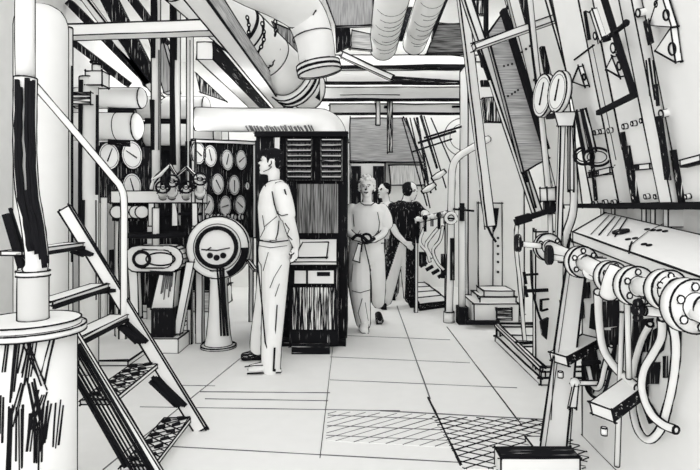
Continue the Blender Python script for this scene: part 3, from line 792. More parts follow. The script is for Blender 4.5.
# ================================================================== BACK WALL FITTINGS
plate('ventilation_screen', 'wide grey hatched screen high on the back wall behind the people', 'screen', [(350, 118), (404, 118), (424, 162), (350, 162)], 8.85, 0.1, 'grey_x')
plate('ventilation_screen', 'smaller vertical hatched screen on the back wall above the dark shirted person', 'screen', [(389, 165), (425, 165), (425, 185), (391, 185)], 8.9, 0.08, 'soft_z')
lk = thing('tall_locker', 'tall locker with two dark doors behind the woman in the pale top', 'locker', at(368, 294, 8.6))
q = P(1.2); A, B = at(350, 163, 8.65), at(385, 163, 8.65); q.box(A.x, B.x, 8.65, 8.95, 0.0, A.z, 'paper'); q.build('body', lk)
for x0, x1 in ((351, 361), (373, 384)):
    q = P(1.1); q.box(at(x0, 0, 8.62).x, at(x1, 0, 8.62).x, 8.61, 8.65, 0.08, at(0, 166, 8.62).z, 'dark_z'); q.build('door', lk)

# ================================================================== CONTROL LEVERS, right of the people
cg = 'slanting control rods'
rods = [((402, 118), (427, 206), 1.0), ((406, 118), (431, 193), 1.4), ((410, 118), (430, 208), 1.0), ((414, 118), (436, 190), 1.2), ((424, 116), (446, 188), 1.0), ((431, 118), (454, 170), 1.0)]
q = None
labs = ['slanting control rod nearest the dark shirted person, reaching lowest', 'second slanting control rod counted away from the dark shirted person', 'third slanting control rod counted away from the dark shirted person',
        'fourth slanting control rod counted away from the dark shirted person', 'fifth slanting control rod, just past the thick dark lever', 'last slanting control rod before the curved white pipe']
for (a, b, w), lab in zip(rods, labs):
    q = P(1.0); q.cyl(at(*a, 7.9), at(*b, 7.3), m(w * .7, 7.5), mat='ink', n=8); single(q, 'control_rod', lab, 'rod', at(*b, 7.3), cg)
for lab, a, b, k in (('thick dark lever with a pale ball handle above the valve row', (421, 116), (437, 168), (440, 175)), ('thin lever whose pale handle hangs above the dark shirted shoulder', (417, 118), (428, 182), (430, 188))):
    t = thing('control_lever', lab, 'lever', at(*k, 7.2))
    q = P(1.2); q.cyl(at(*a, 7.8), at(*b, 7.25), m(1.5, 7.4), m(1.2, 7.2), 'dark_z', n=10); q.build('lever', t)
    q = P(1.5); q.sweep([at(k[0] - 8, k[1] + 4, 7.2), at(k[0] - 2, k[1] + 1, 7.2), at(k[0] + 5, k[1] - 4, 7.2)], [m(1.5, 7.2), m(3, 7.2), m(2, 7.2)], 'paper', 12); q.build('handle', t)
for lab, a, b, w in (('upper cross rod passing in front of the slanting control rods', (424, 138), (470, 124), 1.5), ('middle cross rod passing in front of the slanting control rods', (418, 143), (456, 131), 1.8), ('lower cross rod passing in front of the slanting control rods', (412, 152), (452, 139), 1.2)):
    q = P(1.0); q.cyl(at(*a, 7.15), at(*b, 7.15), m(w * .7, 7.15), mat='ink', n=8); single(q, 'cross_rod', lab, 'rod', at(*a, 7.15))
cp = thing('curved_pipe', 'white pipe curving over at the top beside the valve row', 'pipe', at(451, 322, 6.3))
q = P(1.3); q.sweep(spline([at(488, 139, 6.76), at(472, 148, 6.4), at(458, 157, 6.3), at(452.5, 168, 6.3), at(451.5, 190, 6.3), at(450.5, 250, 6.3), V((at(449, 0, 6.3).x, 6.3, 0.0))], 5), m(3.2, 6.3), 'paper', 14); q.build('pipe', cp)
q = P(1.2); q.cyl((at(449, 0, 6.3).x, 6.3, 0), (at(449, 0, 6.3).x, 6.3, 0.12), m(5, 6.3), mat='paper', n=16); q.build('base_flange', cp)
q = P(1.2); q.cyl((at(462, 0, 6.25).x, 6.25, 0), (at(462, 0, 6.25).x, 6.25, at(0, 208, 6.25).z), m(3, 6.25), n=14); pb = q; 
tp = thing('valve_post', 'white post with a small cross handle and a dark foot beside the curved pipe', 'post', (at(462, 0, 6.25).x, 6.25, 0)); q.build('post', tp)
q = P(1.3); q.cyl(at(462, 203, 6.2), at(462, 221, 6.2), m(2.6, 6.2), mat='ink', n=12); q.beam(at(453, 209, 6.18), at(474, 211, 6.18), 0.02, m(2, 6.2), 'ink'); q.build('handle', tp)
q = P(1.3); A = at(458, 307, 6.2); q.box(A.x, at(468, 0, 6.2).x, 6.16, 6.34, 0, A.z, 'dark_z'); q.build('foot', tp)
q = P(1.2); q.beam(at(452, 238, 6.28), at(452, 280, 6.28), 0.05, m(6, 6.28), 'dark_z', up=(0, 1, 0)); single(q, 'junction_box', 'narrow dark box clamped to the curved white pipe', 'box', at(452, 280, 6.28))
q = P(1.3); q.ring(at(451, 218, 6.15), (0, -1, 0), m(5, 6.15), m(1.6, 6.15), 'paper', 20, 8); q.beam(at(446, 218, 6.15), at(456, 219, 6.15), .02, .02, 'ink'); single(q, 'small_handwheel', 'small handwheel on the curved white pipe at the height of the valve row', 'handwheel', at(451, 218, 6.15))
# valve row with hanging hoses
vr = thing('valve_row', 'row of small valves on a bar with hoses hanging below, beside the walkway', 'valve row', at(432, 218, 6.8))
q = P(1.2); q.cyl(at(414, 221, 6.8), at(450, 213, 6.8), m(2.6, 6.8), n=12); q.build('bar', vr)
for k, px in enumerate((418, 425, 432, 439, 445)):
    c = at(px, 219 - k * 1.3, 6.74); q = P(1.3); q.ball(c, m(2.8, 6.7), 'dark_z' if k % 2 else 'paper', 12, 8); q.cyl(c, c + V((0, 0, -m(10 + (k % 2) * 4, 6.7))), m(1.6, 6.7), mat='dark_z', n=8); q.build('valve', vr)
for k, pts in enumerate(([(424, 228), (420, 242), (427, 252), (430, 262)], [(438, 228), (430, 238), (426, 246), (432, 258)], [(443, 226), (440, 240), (433, 250), (437, 262), (444, 270)])):
    q = P(1.0); q.sweep(spline([at(x, y, 6.75) for x, y in pts], 5), m(1.3, 6.75), 'paper', 8); q.build('hose', vr)
for px in (416, 446):
    q = P(1.1); xx = at(px, 0, 6.9).x; q.box(xx - .015, xx + .015, 6.86, 6.89, 0, at(0, 219, 6.88).z, 'paper'); q.build('leg', vr)
for px, ya, yb in ((416, 222, 243), (422, 252, 266), (444, 254, 278)):
    q = P(1.0); q.box(at(px - 3, 0, 6.88).x, at(px + 4, 0, 6.88).x, 6.85, 6.9, at(0, yb, 6.88).z, at(0, ya, 6.88).z, 'dark_z'); q.build('terminal_box', vr)
for k in range(4):
    q = P(1.0); x, y = 423 + k * 6, 264 + k * 3.6; q.beam(at(x - 3, y + 2.5, 6.7), at(x + 4, y - 1.5, 6.7), 0.05, m(3, 6.7), 'ink'); q.build('peg', vr)
# grating platform
pf = [fl(404, 284), fl(420, 284), fl(449, 307), fl(420, 311)]
t = thing('step_platform', 'low slatted platform on the floor beneath the valve row', 'platform', mean(*pf))
q = P(1.5); q.slab([v + V((0, 0, 0.02)) for v in pf[::-1]], V((0, 0, 0.06)), 'paper', side='dark_x'); q.build('deck', t)
q = P(1.0)
for k in range(1, 5):
    u = k / 5; q.beam(pf[0].lerp(pf[3], u) + V((0, 0, 0.085)), pf[1].lerp(pf[2], u) + V((0, 0, 0.085)), 0.03, 0.01, 'ink')
q.build('slats', t)
q = P(1.0); q.slab([v * 1 + V((0, 0.0, 0.0)) for v in [mean(pf[0]), mean(pf[1]), mean(pf[2]), mean(pf[3])]][::-1], V((0, 0, 0.02)), 'ink'); q.build('base', t)
# thin big wheel on the wall
wh = thing('pencil_handwheel', 'large thin handwheel on the back wall behind the cross rods', 'handwheel', at(463, 137, 8.0))
q = P(0.8); q.ring(at(463, 137, 8.0), (0, -1, 0), m(19, 8), m(0.5, 8), 'pencil', 36, 6, ink=False); q.ring(at(463, 137, 8.0), (0, -1, 0), m(13, 8), m(0.4, 8), 'pencil', 36, 6, ink=False); q.build('rim', wh)
q = P(1.2); q.cyl(at(467, 133, 8.0), at(467, 133, 7.9), m(3, 8), n=14); q.build('hub', wh)
q = P(1.2); q.beam(at(461, 131, 7.9), at(463, 148, 7.9), 0.03, m(3, 8), 'ink'); q.beam(at(462, 148, 7.9), at(470, 146, 7.9), 0.03, m(2.5, 8), 'ink'); q.beam(at(469, 136, 7.9), at(469, 148, 7.9), 0.03, m(2, 8), 'ink'); q.build('crank', wh)
for px, py, w, h in ((475, 128, 1.4, 20),): pass
plate('hatched_strip', 'pencil hatched narrow strip between the curved pipe and the leaning white casing', 'strip', [(462, 162), (466, 160), (474, 205), (466, 205)], 7.8, 0.08, 'grey_z')

# ================================================================== LEANING STRUTS AND UPRIGHTS, upper right
def strut(name, label, cat, a, b, Y, w, mt='paper', Y2=None, dep=0.08, marks=(), lw=1.3):
    q = P(lw); q.beam(at(*a, Y), at(*b, Y2 or Y), dep, m(w, Y), mt, up=(0, 0, 1) if abs(a[0] - b[0]) > 3 else (1, 0, 0))
    for (x0, y0), (x1, y1), px in marks: q.stroke([at(x0, y0, Y - dep / 2 - .01), at((x0 + x1) / 2, (y0 + y1) / 2, Y - dep / 2 - .012), at(x1, y1, Y - dep / 2 - .01)], px)
    return single(q, name, label, cat, at(*b, Y2 or Y))
strut('leaning_strut', 'long white strut leaning from the deckhead down to the black bar handle', 'strut', (463, -12), (537, 212), 4.6, 7, marks=(((476, 45), (490, 80), 4), ((512, 130), (528, 182), 3.5), ((524, 165), (536, 208), 2)))
strut('leaning_strut', 'broad white strut dropping beside the leaning one to the back machines', 'strut', (461, -12), (490, 226), 5.6, 11)
strut('cross_tube', 'white tube crossing in front of the dark hatched slanting panel', 'tube', (474, 47), (560, 17), 4.1, 6)
strut('stay_bar', 'short dark stay bar rising to the deckhead above the hatched panel', 'bar', (485, 38), (513, 0), 4.9, 3, 'ink')
strut('stay_bar', 'upright dark bar above the hatched slanting panel', 'bar', (486, -5), (486, 36), 4.8, 3, 'ink')
plate('deck_bracket', 'small dark bracket plate between the white struts at the deckhead', 'bracket', [(474, 0), (486, 0), (487, 14), (478, 14)], 5.6, 0.05, 'mid_z')
for lab, q4 in (('dark bracket in the angle between the white struts, upper one', [(480, 52), (485, 52), (487, 68), (482, 66)]), ('dark bracket in the angle between the white struts, lower one', [(481, 80), (492, 80), (492, 86), (482, 86)]),
                ('dark hatched bracket low in the angle between the white struts', [(483, 98), (494, 97), (502, 122), (486, 122)])):
    plate('strut_bracket', lab, 'bracket', q4, 5.2, 0.05, 'dark_z' if 'hatched' not in lab else 'mid_z')
hp2 = thing('hatched_plating', 'long grey hatched panel slanting down with a thick black edge', 'panel', at(530, 170, 4.5))
q = P(1.3); q.slab([at(488, 34, 4.4), at(504, 11, 4.4), at(549, 158, 4.4), at(524, 172, 4.4)], V((0, 0.07, 0)), 'grey_x'); q.build('panel', hp2)
q = P(1.2); q.beam(at(503, 10, 4.37), at(546, 150, 4.37), 0.09, m(5, 4.4), 'ink'); q.build('edge_bar', hp2)
for (x, y) in ((504, 66), (508, 65), (512, 64), (508, 96), (512, 94), (515, 92), (518, 90)):
    q = P(); q.ball(at(x, y, 4.39), m(1.1, 4.4), 'ink', 8, 6); q.build('rivet', hp2)
# large pale side plate behind, with rivets
sp = thing('side_plate', 'large pale riveted plate leaning behind the twin round gauges', 'plate', at(545, 180, 4.7))
q = P(1.1); q.slab([at(508, -6, 4.7), at(556, -6, 4.7), at(582, 205, 4.7), at(560, 205, 4.7)], V((0, 0.06, 0)), 'paper'); q.build('plate', sp)
for (x, y) in ((522, 52), (526, 49), (530, 46), (533, 42), (534, 80), (537, 77), (540, 74)):
    q = P(); q.ball(at(x, y, 4.69), m(1.2, 4.7), 'ink', 8, 6); q.build('rivet', sp)
# spindle with bar handle
sv = thing('spindle_valve', 'tall thin valve spindle with a nut and a thick black tilted bar handle', 'valve', at(549, 225, 3.7))
q = P(1.3); q.cyl(at(529, -10, 4.0), at(548.5, 190, 3.72), m(2.6, 3.7), n=12); q.stroke([at(526, -5, 3.94), at(533, 60, 3.86), at(540, 110, 3.78)], 2.5); q.build('spindle', sv)
q = P(1.4); q.cyl(at(548.5, 188, 3.7), at(549, 201, 3.7), m(8.5, 3.7), n=6); q.cyl(at(549, 201, 3.7), at(549, 214, 3.7), m(6, 3.7), mat='dark_z', n=12); q.build('nut', sv)
q = P(1.3); q.beam(at(515, 222, 3.68), at(563, 206, 3.68), 0.05, m(5, 3.7), 'ink'); q.beam(at(517, 221, 3.68), at(530, 217, 3.68), 0.06, m(8, 3.7), 'ink'); q.build('bar_handle', sv)
q = P(1.2); q.cyl(at(550, 214, 3.7), at(551, 250, 3.7), m(2, 3.7), n=10); q.build('stem', sv)
plate('deck_bracket', 'dark curved bracket at the deckhead above the spindle valve', 'bracket', [(520, -4), (529, -4), (534, 26), (527, 22)], 4.2, 0.05, 'dark_z')
plate('upright_bar', 'dark narrow bar behind the twin round gauges', 'bar', [(541, 46), (545, 46), (554, 84), (548, 84)], 4.2, 0.05, 'dark_z')
# bundle of thin rods
for i, lab in enumerate(('thin slanting rod of the bundle above the twin gauges, first from the spindle', 'thin slanting rod of the bundle above the twin gauges, second from the spindle', 'thin slanting rod of the bundle above the twin gauges, third from the spindle', 'thin slanting rod of the bundle above the twin gauges, farthest from the spindle')):
    q = P(); q.cyl(at(543 + i * 4.5, -8, 3.9), at(567 + i * 2, 74, 3.75), m(0.9, 3.8), mat='ink', n=8); single(q, 'thin_rod', lab, 'rod', at(567 + i * 2, 74, 3.75), 'bundle of thin rods above the twin gauges')
strut('slanting_conduit', 'white conduit slanting down past the twin gauges to the ring handles', 'conduit', (557, -8), (592, 155), 3.65, 5.5, marks=(((566, 60), (578, 110), 3), ((580, 112), (590, 152), 3)))
# twin gauges on a bracket
tgq = thing('gauge_stand', 'pair of round gauges on a tall two legged stand before the slanting conduit', 'gauge stand', at(563, 240, 3.22))
for px, py, r in ((546, 96, 0.140), (562, 92, 0.116)):
    make_gauge(tgq, at(px, py, 3.2 if px > 555 else 3.7), (-0.995, -0.1, 0.05), r, 1.9, depth=0.03, lw=1.4)
q = P(1.2); q.hexa([at(558, 126, 3.20), at(573, 126, 3.20), at(573, 126, 3.28), at(558, 126, 3.28), at(554, 112, 3.20), at(576, 112, 3.20), at(576, 112, 3.28), at(554, 112, 3.28)], 'paper'); q.beam(at(562, 114, 3.26), at(549, 117, 3.68), 0.04, 0.03, 'ink'); q.build('bracket', tgq)
for a, b, w in (((562, 126), (558, 252), 2.4), ((571, 126), (571, 190), 2.0)):
    q = P(1.4); q.beam(at(*a, 3.24), at(*b, 3.24), 0.03, m(w * 1.8, 3.24), 'paper', up=(1, 0, 0)); q.build('leg', tgq)
# swan neck pipe
q = P(1.5); q.sweep(spline([at(571, 120, 3.5), at(572, 150, 3.48), at(574, 185, 3.45), at(573, 212, 3.4), at(567, 232, 3.35), at(562, 250, 3.3), at(562, 262, 3.3)], 5), m(3.2, 3.45), 'paper', 12)
single(q, 'swan_neck_pipe', 'thin white pipe with a swan neck bend dropping to the flanged pipe run', 'pipe', at(562, 262, 3.3))
# ================================================================== ENGINE, right side
def oncase(px, py, off=0.0):
    # leaning casing plane x = 1.45 - 0.2 (z - 1.32); off moves towards the aisle
    Y = (1.45 - off) * F / ((px - CX) + 0.2 * (CY - py)); return at(px, py, Y)
def cx_(z, off=0.0): return 1.45 - off - 0.2 * (z - E)
en = thing('engine_casing', 'huge white engine casing of leaning bolted covers above the sloping table', 'engine', (1.7, 2.5, E))
q = P(1.2)
def leanbox(y0, y1, z0, z1, off, th, mt='paper', lw=1.4, **kw):
    q = P(lw)
    q.hexa([V((cx_(z0, off), y0, z0)), V((cx_(z0, off) + th, y0, z0)), V((cx_(z0, off) + th, y1, z0)), V((cx_(z0, off), y1, z0)),
            V((cx_(z1, off), y0, z1)), V((cx_(z1, off) + th, y0, z1)), V((cx_(z1, off) + th, y1, z1)), V((cx_(z1, off), y1, z1))], mt, **kw)
    return q
ZT = 3.3
leanbox(0.9, 3.36, E, ZT, -0.10, 0.8).build('core', en)
cov = []
for y0, y1 in ((3.03, 3.36), (2.60, 2.87), (1.9, 2.44), (0.9, 1.88)):
    q = leanbox(y0, y1, E + 0.01, ZT, 0.02, 0.10)
    if y0 == 3.03:
        for pts, w in (([(574, 60), (585, 52), (594, 45)], 1.6), ([(585, 11), (589, 40)], 3.5), ([(585, 11), (594, 14), (600, 36)], 1.4), ([(600, 36), (612, 100), (622, 150)], 1.0), ([(592, 44), (606, 110), (616, 160)], .8)):
            q.stroke([oncase(x, y, .024) for x, y in pts], w)
    cov.append(q.build('cover', en))
# post between covers, with dark lengths
q = leanbox(2.47, 2.57, E + 0.01, ZT, 0.05, 0.12); 
for a, b, w in (((646, 20), (651, 44), 9), ((659, 116), (668, 180), 10), ((649, 58), (655, 100), 2), ((653, 60), (658, 104), 1.5), ((646, 60), (650, 96), 1.5), ((656, 84), (658, 106), 4)):
    p0, p1 = oncase(*a, .07), oncase(*b, .07); q.beam(p0, p1, 0.008, m(w, p0.y), 'dark_z', up=(0, 1, 0)) if w > 3 else q.stroke([p0, p1], w)
q.build('corner_post', en)
# dark strips that paint in the shade of the gaps between covers
for a, b, w in (((626, 146), (636, 204), 10), ((622, 132), (627, 160), 5), ((673, 150), (682, 204), 5), ((590, 140), (596, 200), 2)):
    p0, p1 = oncase(*a, .03), oncase(*b, .03); q = P(1.0); q.beam(p0, p1, 0.02, m(w, p0.y), 'dark_z', up=(0, 1, 0)); q.build('gap_shade', en)
q = P(1.5); q.beam(V((1.42, 0.9, E - 0.005)), V((1.42, 3.5, E - 0.005)), 0.06, 0.028, 'ink'); q.build('sill_bar', en)
# bolts and slots on the covers
for (x, y) in ((597, 203), (607, 202), (616, 202), (637, 197), (649, 196), (659, 196), (690, 196), (598, 132), (604, 131), (612, 130), (627, 126), (636, 123), (645, 120)):
    c = oncase(x, y, .022); q = P(1.2); q.cyl(c, c + V((-0.02, 0, -0.004)), m(2.3, c.y), n=10); q.build('bolt', en)
for a, b in (((590, 175), (611, 170)), ((631, 168), (651, 166))):
    c, d = oncase(*a, .025), oncase(*b, .025); q = P(1.3); q.beam(c, d, 0.012, m(5, c.y), 'paper', s1='paper'); q.beam(c, c.lerp(d, .5), 0.016, m(4, c.y), 'dark_x'); q.build('slot_plate', en)
c, d = oncase(684, 163, .03), oncase(704, 158, .03); q = P(1.3); q.beam(c, d, 0.03, m(6, c.y), 'paper'); q.beam(c + V((0, 0, -.015)), d + V((0, 0, -.015)), 0.034, m(2.5, c.y), 'ink'); q.build('handle', en)
# lugs with holes
def lug(parent, pts, hole, r):
    q = P(1.4); P_ = [oncase(x, y, .025) for x, y in pts]; q.slab(P_, V((-0.025, 0, -0.005)), 'paper'); l = q.build('lifting_lug', parent)
    c = oncase(*hole, .055); q = P(1.4); q.ring(c, (-1, -0.0, -0.2), m(r, c.y), m(1.0, c.y), 'ink', 20, 6); q.build('eye', l)
lug(en, [(668, -6), (678, 26), (655, 24), (664, -4)], (666, 15), 5)
lug(en, [(677, 27), (682, 61), (661, 50)], (672, 49), 6)
lug(en, [(583, 66), (589, 85), (577, 81)], (584, 77), 3)
lug(en, [(617, 56), (625, 76), (611, 68)], (619, 66), 4)
for (x, y, r) in ((613, 48, 5), (595, 36, 3.5), (638, 13, 4), (656, 4, 3), (661, 114, 4)):
    c = oncase(x, y, .05); q = P(1.3); q.ring(c, (-1, 0, -0.2), m(r, c.y), m(0.8, c.y), 'ink', 18, 6); q.cyl(c + V((.04, 0, .008)), c, m(r * .9, c.y), n=16); q.build('plug', en)
# second rails on first cover: long pencil lines and bracket
q = P(1.2)
q.beam(oncase(594, 10, .03), oncase(604, 40, .03), 0.03, 0.03, 'paper', up=(0, 1, 0)); q.build('cover_rail', en)
# black crank bar
q = P(1.2); k = [oncase(x, y, .12) for x, y in ((602, -8), (618, 46), (634, 95), (598, 113))]
q.beam(k[0], k[2], 0.022, 0.024, 'ink', up=(0, 1, 0)); q.beam(k[2] + V((0, -.01, 0)), k[3], 0.022, 0.024, 'ink')
cr = thing('crank_bar', 'thick black bent bar standing off the engine covers', 'bar', k[2]); q.build('bar', cr)
q = P(1.2); q.beam(oncase(607, 38, .12), oncase(627, 23, .12), 0.02, 0.014, 'dark_x'); q.ball(oncase(626, 23, .12), 0.016, 'ink', 10, 8); q.cyl(oncase(606, 36, .12), oncase(607, 41, .12), 0.02, mat='ink', n=8); q.build('side_lever', cr)
q = P(); q.cyl(oncase(618, 46, .12), oncase(618, 46, .0), 0.012, mat='ink', n=8); q.build('stand_off', cr)
# ring handles
rh = thing('ring_handles', 'two overlapping oval ring handles hanging on black stems from the first engine cover', 'handle', oncase(588, 156, .08))
for (x, y, rx, ry), (a, b) in (((584, 156, 10, 8.5), ((578, 112), (586, 152))), ((597, 157, 13.5, 9), ((584, 110), (594, 152)))):
    c = oncase(x, y, .08); Y = c.y
    q = P(1.6); q.ring(c, (0, -1, 0), m(1, Y), m(1.3, Y), 'ink', 28, 6, sc=(rx, ry)); q.ring(c, (0, -1, 0), m(1, Y), m(0.6, Y), 'ink', 28, 6, sc=(rx * .72, ry * .66)); r_ = q.build('ring', rh)
    q = P(1.2); q.beam(oncase(*a, .06), oncase(*b, .08), 0.02, m(4, Y), 'paper', up=(0, 1, 0)); q.stroke([oncase(a[0] - 2, a[1], .09), oncase(b[0] - 2, b[1], .1)], 3); q.build('stem', rh)
# ledge below covers
q = P(1.2); q.box(1.53, 2.3, 0.9, 3.3, 0.0, E - 0.012, 'paper'); q.build('cylinder_block', en)
for px in (604, 615, 646, 655, 668):
    c = onx(px, 214, 1.47); q = P(1.1); q.box(1.46, 1.54, c.y - 0.02, c.y + 0.02, c.z - 0.06, E - 0.02); q.build('tie_bracket', en)

# ---- engine bed with sloping table
A, B = at(573, 232, 2.95), at(700, 277, 1.87)
B = A + (B - A) * 1.9
D = at(611, 213, 3.22); D.x = 1.44; D.z = 1.275; C = D + (B - A)
tb = thing('engine_table', 'broad sloping white table top with small ports, in front of the engine covers', 'table', mean(A, B))
q = P(1.6); q.slab([A, B, C, D], V((0, 0, -0.05)), 'paper')
def ontab(px, py):
    n = (B - A).cross(D - A).normalized(); d = (at(px, py, 1.0) - EYE); t = n.dot(A - EYE) / n.dot(d); return EYE + d * t + V((0, 0, 0.004))
q.stroke([ontab(632, 243), ontab(630, 248), ontab(629, 254)], 2.2); q.stroke([ontab(629, 247), ontab(648, 232), ontab(668, 222)], 0.7)
for k in range(4): q.stroke([ontab(591 + k * 8, 235 + k * .8), ontab(609 + k * 6, 216 + k)], 1.2 if k % 2 else 0.8)
q.build('table_top', tb)
c = ontab(621, 233); q = P(1.3); q.lathe(c, [(0.04, 0), (0.04, 0.008)], axis=(B - A).cross(D - A), mat='dark_x', n=20); q.build('oval_port', tb)
for x, y in ((628, 240), (635, 239), (644, 245), (649, 246), (647, 230), (653, 231), (659, 231), (665, 232)):
    q = P(1.0); q.ring(ontab(x, y), (B - A).cross(D - A), m(2.4, 2.5), m(0.6, 2.5), 'ink', 14, 6); q.build('port', tb)
q = P(1.4); fa, fb = A + V((0.0, 0, -0.05)), B + V((0.0, 0, -0.05)); q.slab([fa, fb, fb + V((0.03, 0, -0.11)), fa + V((0.03, 0, -0.11))], V((0.1, 0.03, 0)), 'paper'); q.build('apron', tb)
bd = thing('engine_bed', 'white engine bed below the pipe run, its side hung with hoses and painted with dark recess shade', 'engine bed', (1.6, 2.2, 0))
q = P(1.4); q.box(1.30, 1.49, 0.9, 3.20, 0, 1.0, 'paper'); q.build('bed', bd)
def recess_shade(pts, mt='dark_z', X=1.298):  # flat dark patches on the bed face, painting the shade of hollows
    q = P(1.0); q.slab([onx(x, y, X) for x, y in pts], V((-0.006, 0, 0)), mt, ink=False); return q.build('recess_shade', bd)
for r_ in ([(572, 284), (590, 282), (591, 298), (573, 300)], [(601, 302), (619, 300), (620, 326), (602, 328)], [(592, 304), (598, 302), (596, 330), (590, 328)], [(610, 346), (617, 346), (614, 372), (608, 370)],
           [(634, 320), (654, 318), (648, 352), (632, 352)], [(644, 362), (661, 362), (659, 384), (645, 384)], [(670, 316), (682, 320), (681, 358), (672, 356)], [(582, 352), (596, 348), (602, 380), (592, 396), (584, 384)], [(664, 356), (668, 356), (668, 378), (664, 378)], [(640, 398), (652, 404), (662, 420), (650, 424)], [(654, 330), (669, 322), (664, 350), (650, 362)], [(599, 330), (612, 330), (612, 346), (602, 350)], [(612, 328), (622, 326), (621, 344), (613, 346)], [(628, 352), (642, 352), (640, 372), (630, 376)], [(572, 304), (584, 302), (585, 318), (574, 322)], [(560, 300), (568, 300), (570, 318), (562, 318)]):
    recess_shade(r_)
# hoses / bent pipes
def bent(name, label, pts, X, rpx, mt='paper', k=6, lw=1.4):
    q = P(lw); W = [onx(x, y, xx) for (x, y), xx in zip(pts, X if isinstance(X, list) else [X] * len(pts))]
    q.sweep(spline(W, k), m(rpx, W[len(W) // 2].y), mt, 12); return single(q, name, label, 'pipe', W[0])
bent('drain_hose', 'white hose looping from the second flange down past the upper wedge block', [(576, 262), (566, 286), (564, 306), (568, 330), (576, 340), (586, 346)], [1.14, 1.16, 1.18, 1.2, 1.22, 1.24], 3.0)
bent('drain_hose', 'white hose falling from the middle flanges to the lower wedge block', [(598, 292), (599, 320), (603, 348), (614, 366), (628, 380), (638, 388)], [1.06, 1.14, 1.18, 1.22, 1.24, 1.24], 3.6)
bent('drain_hose', 'dark hose forming a deep loop under the upper wedge block', [(584, 352), (583, 374), (590, 394), (602, 396), (610, 372), (616, 340), (620, 320)], 1.24, 1.6, 'ink')
bent('drain_hose', 'white looped hose inside the deep dark loop', [(588, 366), (593, 386), (600, 386), (605, 366), (611, 346)], 1.25, 2.2)
bent('return_pipe', 'broad white bent pipe curling outward beside the lower wedge block', [(662, 318), (661, 338), (653, 354), (644, 370), (642, 390), (650, 412), (662, 424), (676, 430)], [1.14, 1.2, 1.22, 1.22, 1.22, 1.22, 1.24, 1.26], 3.4, lw=2.0)
bent('return_pipe', 'big oval white pipe loop hanging below the largest flange', [(672, 322), (676, 345), (674, 375), (668, 405), (660, 430), (648, 440), (637, 428), (632, 400), (634, 368), (641, 342), (650, 324)], [1.16, 1.2, 1.24, 1.26, 1.26, 1.26, 1.26, 1.27, 1.27, 1.26, 1.24], 3.2, lw=2.2)
q = P(1.2); q.cyl(onx(622, 312, 1.22), onx(617, 466, 1.22), m(2.2, 2.6), n=10); single(q, 'drain_pipe', 'thin straight pipe running down the engine bed between the hoses', 'pipe', onx(617, 466, 1.22))
q = P(1.2); q.cyl(onx(627, 296, 1.14), onx(629, 378, 1.2), m(2.6, 2.4), n=10); single(q, 'drain_pipe', 'short straight pipe below the middle flanges', 'pipe', onx(629, 378, 1.2))
# wedge blocks
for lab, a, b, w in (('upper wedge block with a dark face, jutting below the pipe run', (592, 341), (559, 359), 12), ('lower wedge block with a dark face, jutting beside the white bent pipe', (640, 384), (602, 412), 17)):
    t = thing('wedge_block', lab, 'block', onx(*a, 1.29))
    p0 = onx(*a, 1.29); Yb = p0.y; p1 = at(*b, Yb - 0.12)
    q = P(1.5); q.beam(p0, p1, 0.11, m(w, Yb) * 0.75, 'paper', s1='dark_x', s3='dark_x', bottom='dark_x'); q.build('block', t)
    tt, s, u = basis(p1 - p0)
    q = P(1.2); c = p1 + V((0.0, -.02, -0.06)); q.cyl(c, c + V((0, 0, -0.03)), 0.012, mat='paper', n=8); q.build('stud', t)
vc = thing('drain_cock', 'small white drain cock with a hanging lever beside the leaning stanchion', 'valve', onx(572, 384, 1.22))
c = at(575, 383, 2.88); q = P(1.4); q.ball(c, m(5, c.y), n=12, k=8); q.cyl(c, V((1.30, c.y, c.z)), m(2, c.y), n=8); q.build('body', vc)
q = P(1.4); q.hexa([c + V(v) * 1 for v in ((-.035, -.02, -.12), (0.0, -.02, -.12), (0.0, 0, -.12), (-.035, 0, -.12), (-.012, -.02, -.01), (0.01, -.02, -.01), (0.01, 0, -.01), (-.012, 0, -.01))], 'paper'); q.build('lever', vc)
c = onx(600, 362, 1.27); q = P(1.3); q.cyl(c, c + V((-.1, -.02, 0.0)), m(2.2, c.y), mat='ink', n=10); single(q, 'plug_rod', 'short dark rod poking out inside the deep hose loop', 'rod', c)

# ================================================================== FLANGED PIPE RUN
run = [at(538, 245, 3.18), at(548, 247, 3.05), at(582, 262, 2.59), at(612, 277, 2.29), at(636, 286, 2.09), at(668, 290, 1.88), at(692, 306, 1.74), at(730, 322, 1.58)]
fr = thing('flanged_pipe', 'white pipe run with bolted flanges and hand valves along the engine side', 'pipe run', run[3])
def flange(c, rpx, th=0.03, bolts=6, hub=0.5):
    ax = V((0.12, -1, 0.05)).normalized(); r = m(rpx, c.y)
    q = P(1.7); q.lathe(c, [(r, -th), (r, th * .4), (r * hub, th * .45), (r * hub * .9, th * 1.6)], axis=ax, n=36); f = q.build('flange', fr)
    t, s, u = basis(ax)
    for k in range(bolts):
        a = 2 * PI * k / bolts + 0.4; cc = c + (s * math.cos(a) + u * math.sin(a)) * r * 0.74
        q = P(1.3); q.cyl(cc, cc + ax * (th * .4 + 0.014), r * 0.15, n=10); q.build('bolt', f)
    return f
for i in range(len(run) - 1):
    if i == 0: continue
    q = P(1.6); q.cyl(run[i], run[i + 1], m((5.5, 6, 7.5, 9, 9, 11, 12)[i], run[i].y), n=20); q.build('pipe', fr)
flange(run[1], 13.5, 0.02, 3); flange(run[2], 15.5, 0.03, 6); flange(run[3], 15.5, 0.03, 5, .6); flange(run[4], 19.5, 0.03, 6); flange(run[5], 20, 0.03, 6, .7); flange(run[6], 27, 0.035, 6)
q = P(1.5); q.ball(at(592, 271, 2.5), m(9, 2.5), n=16, k=10); q.build('bonnet', fr)
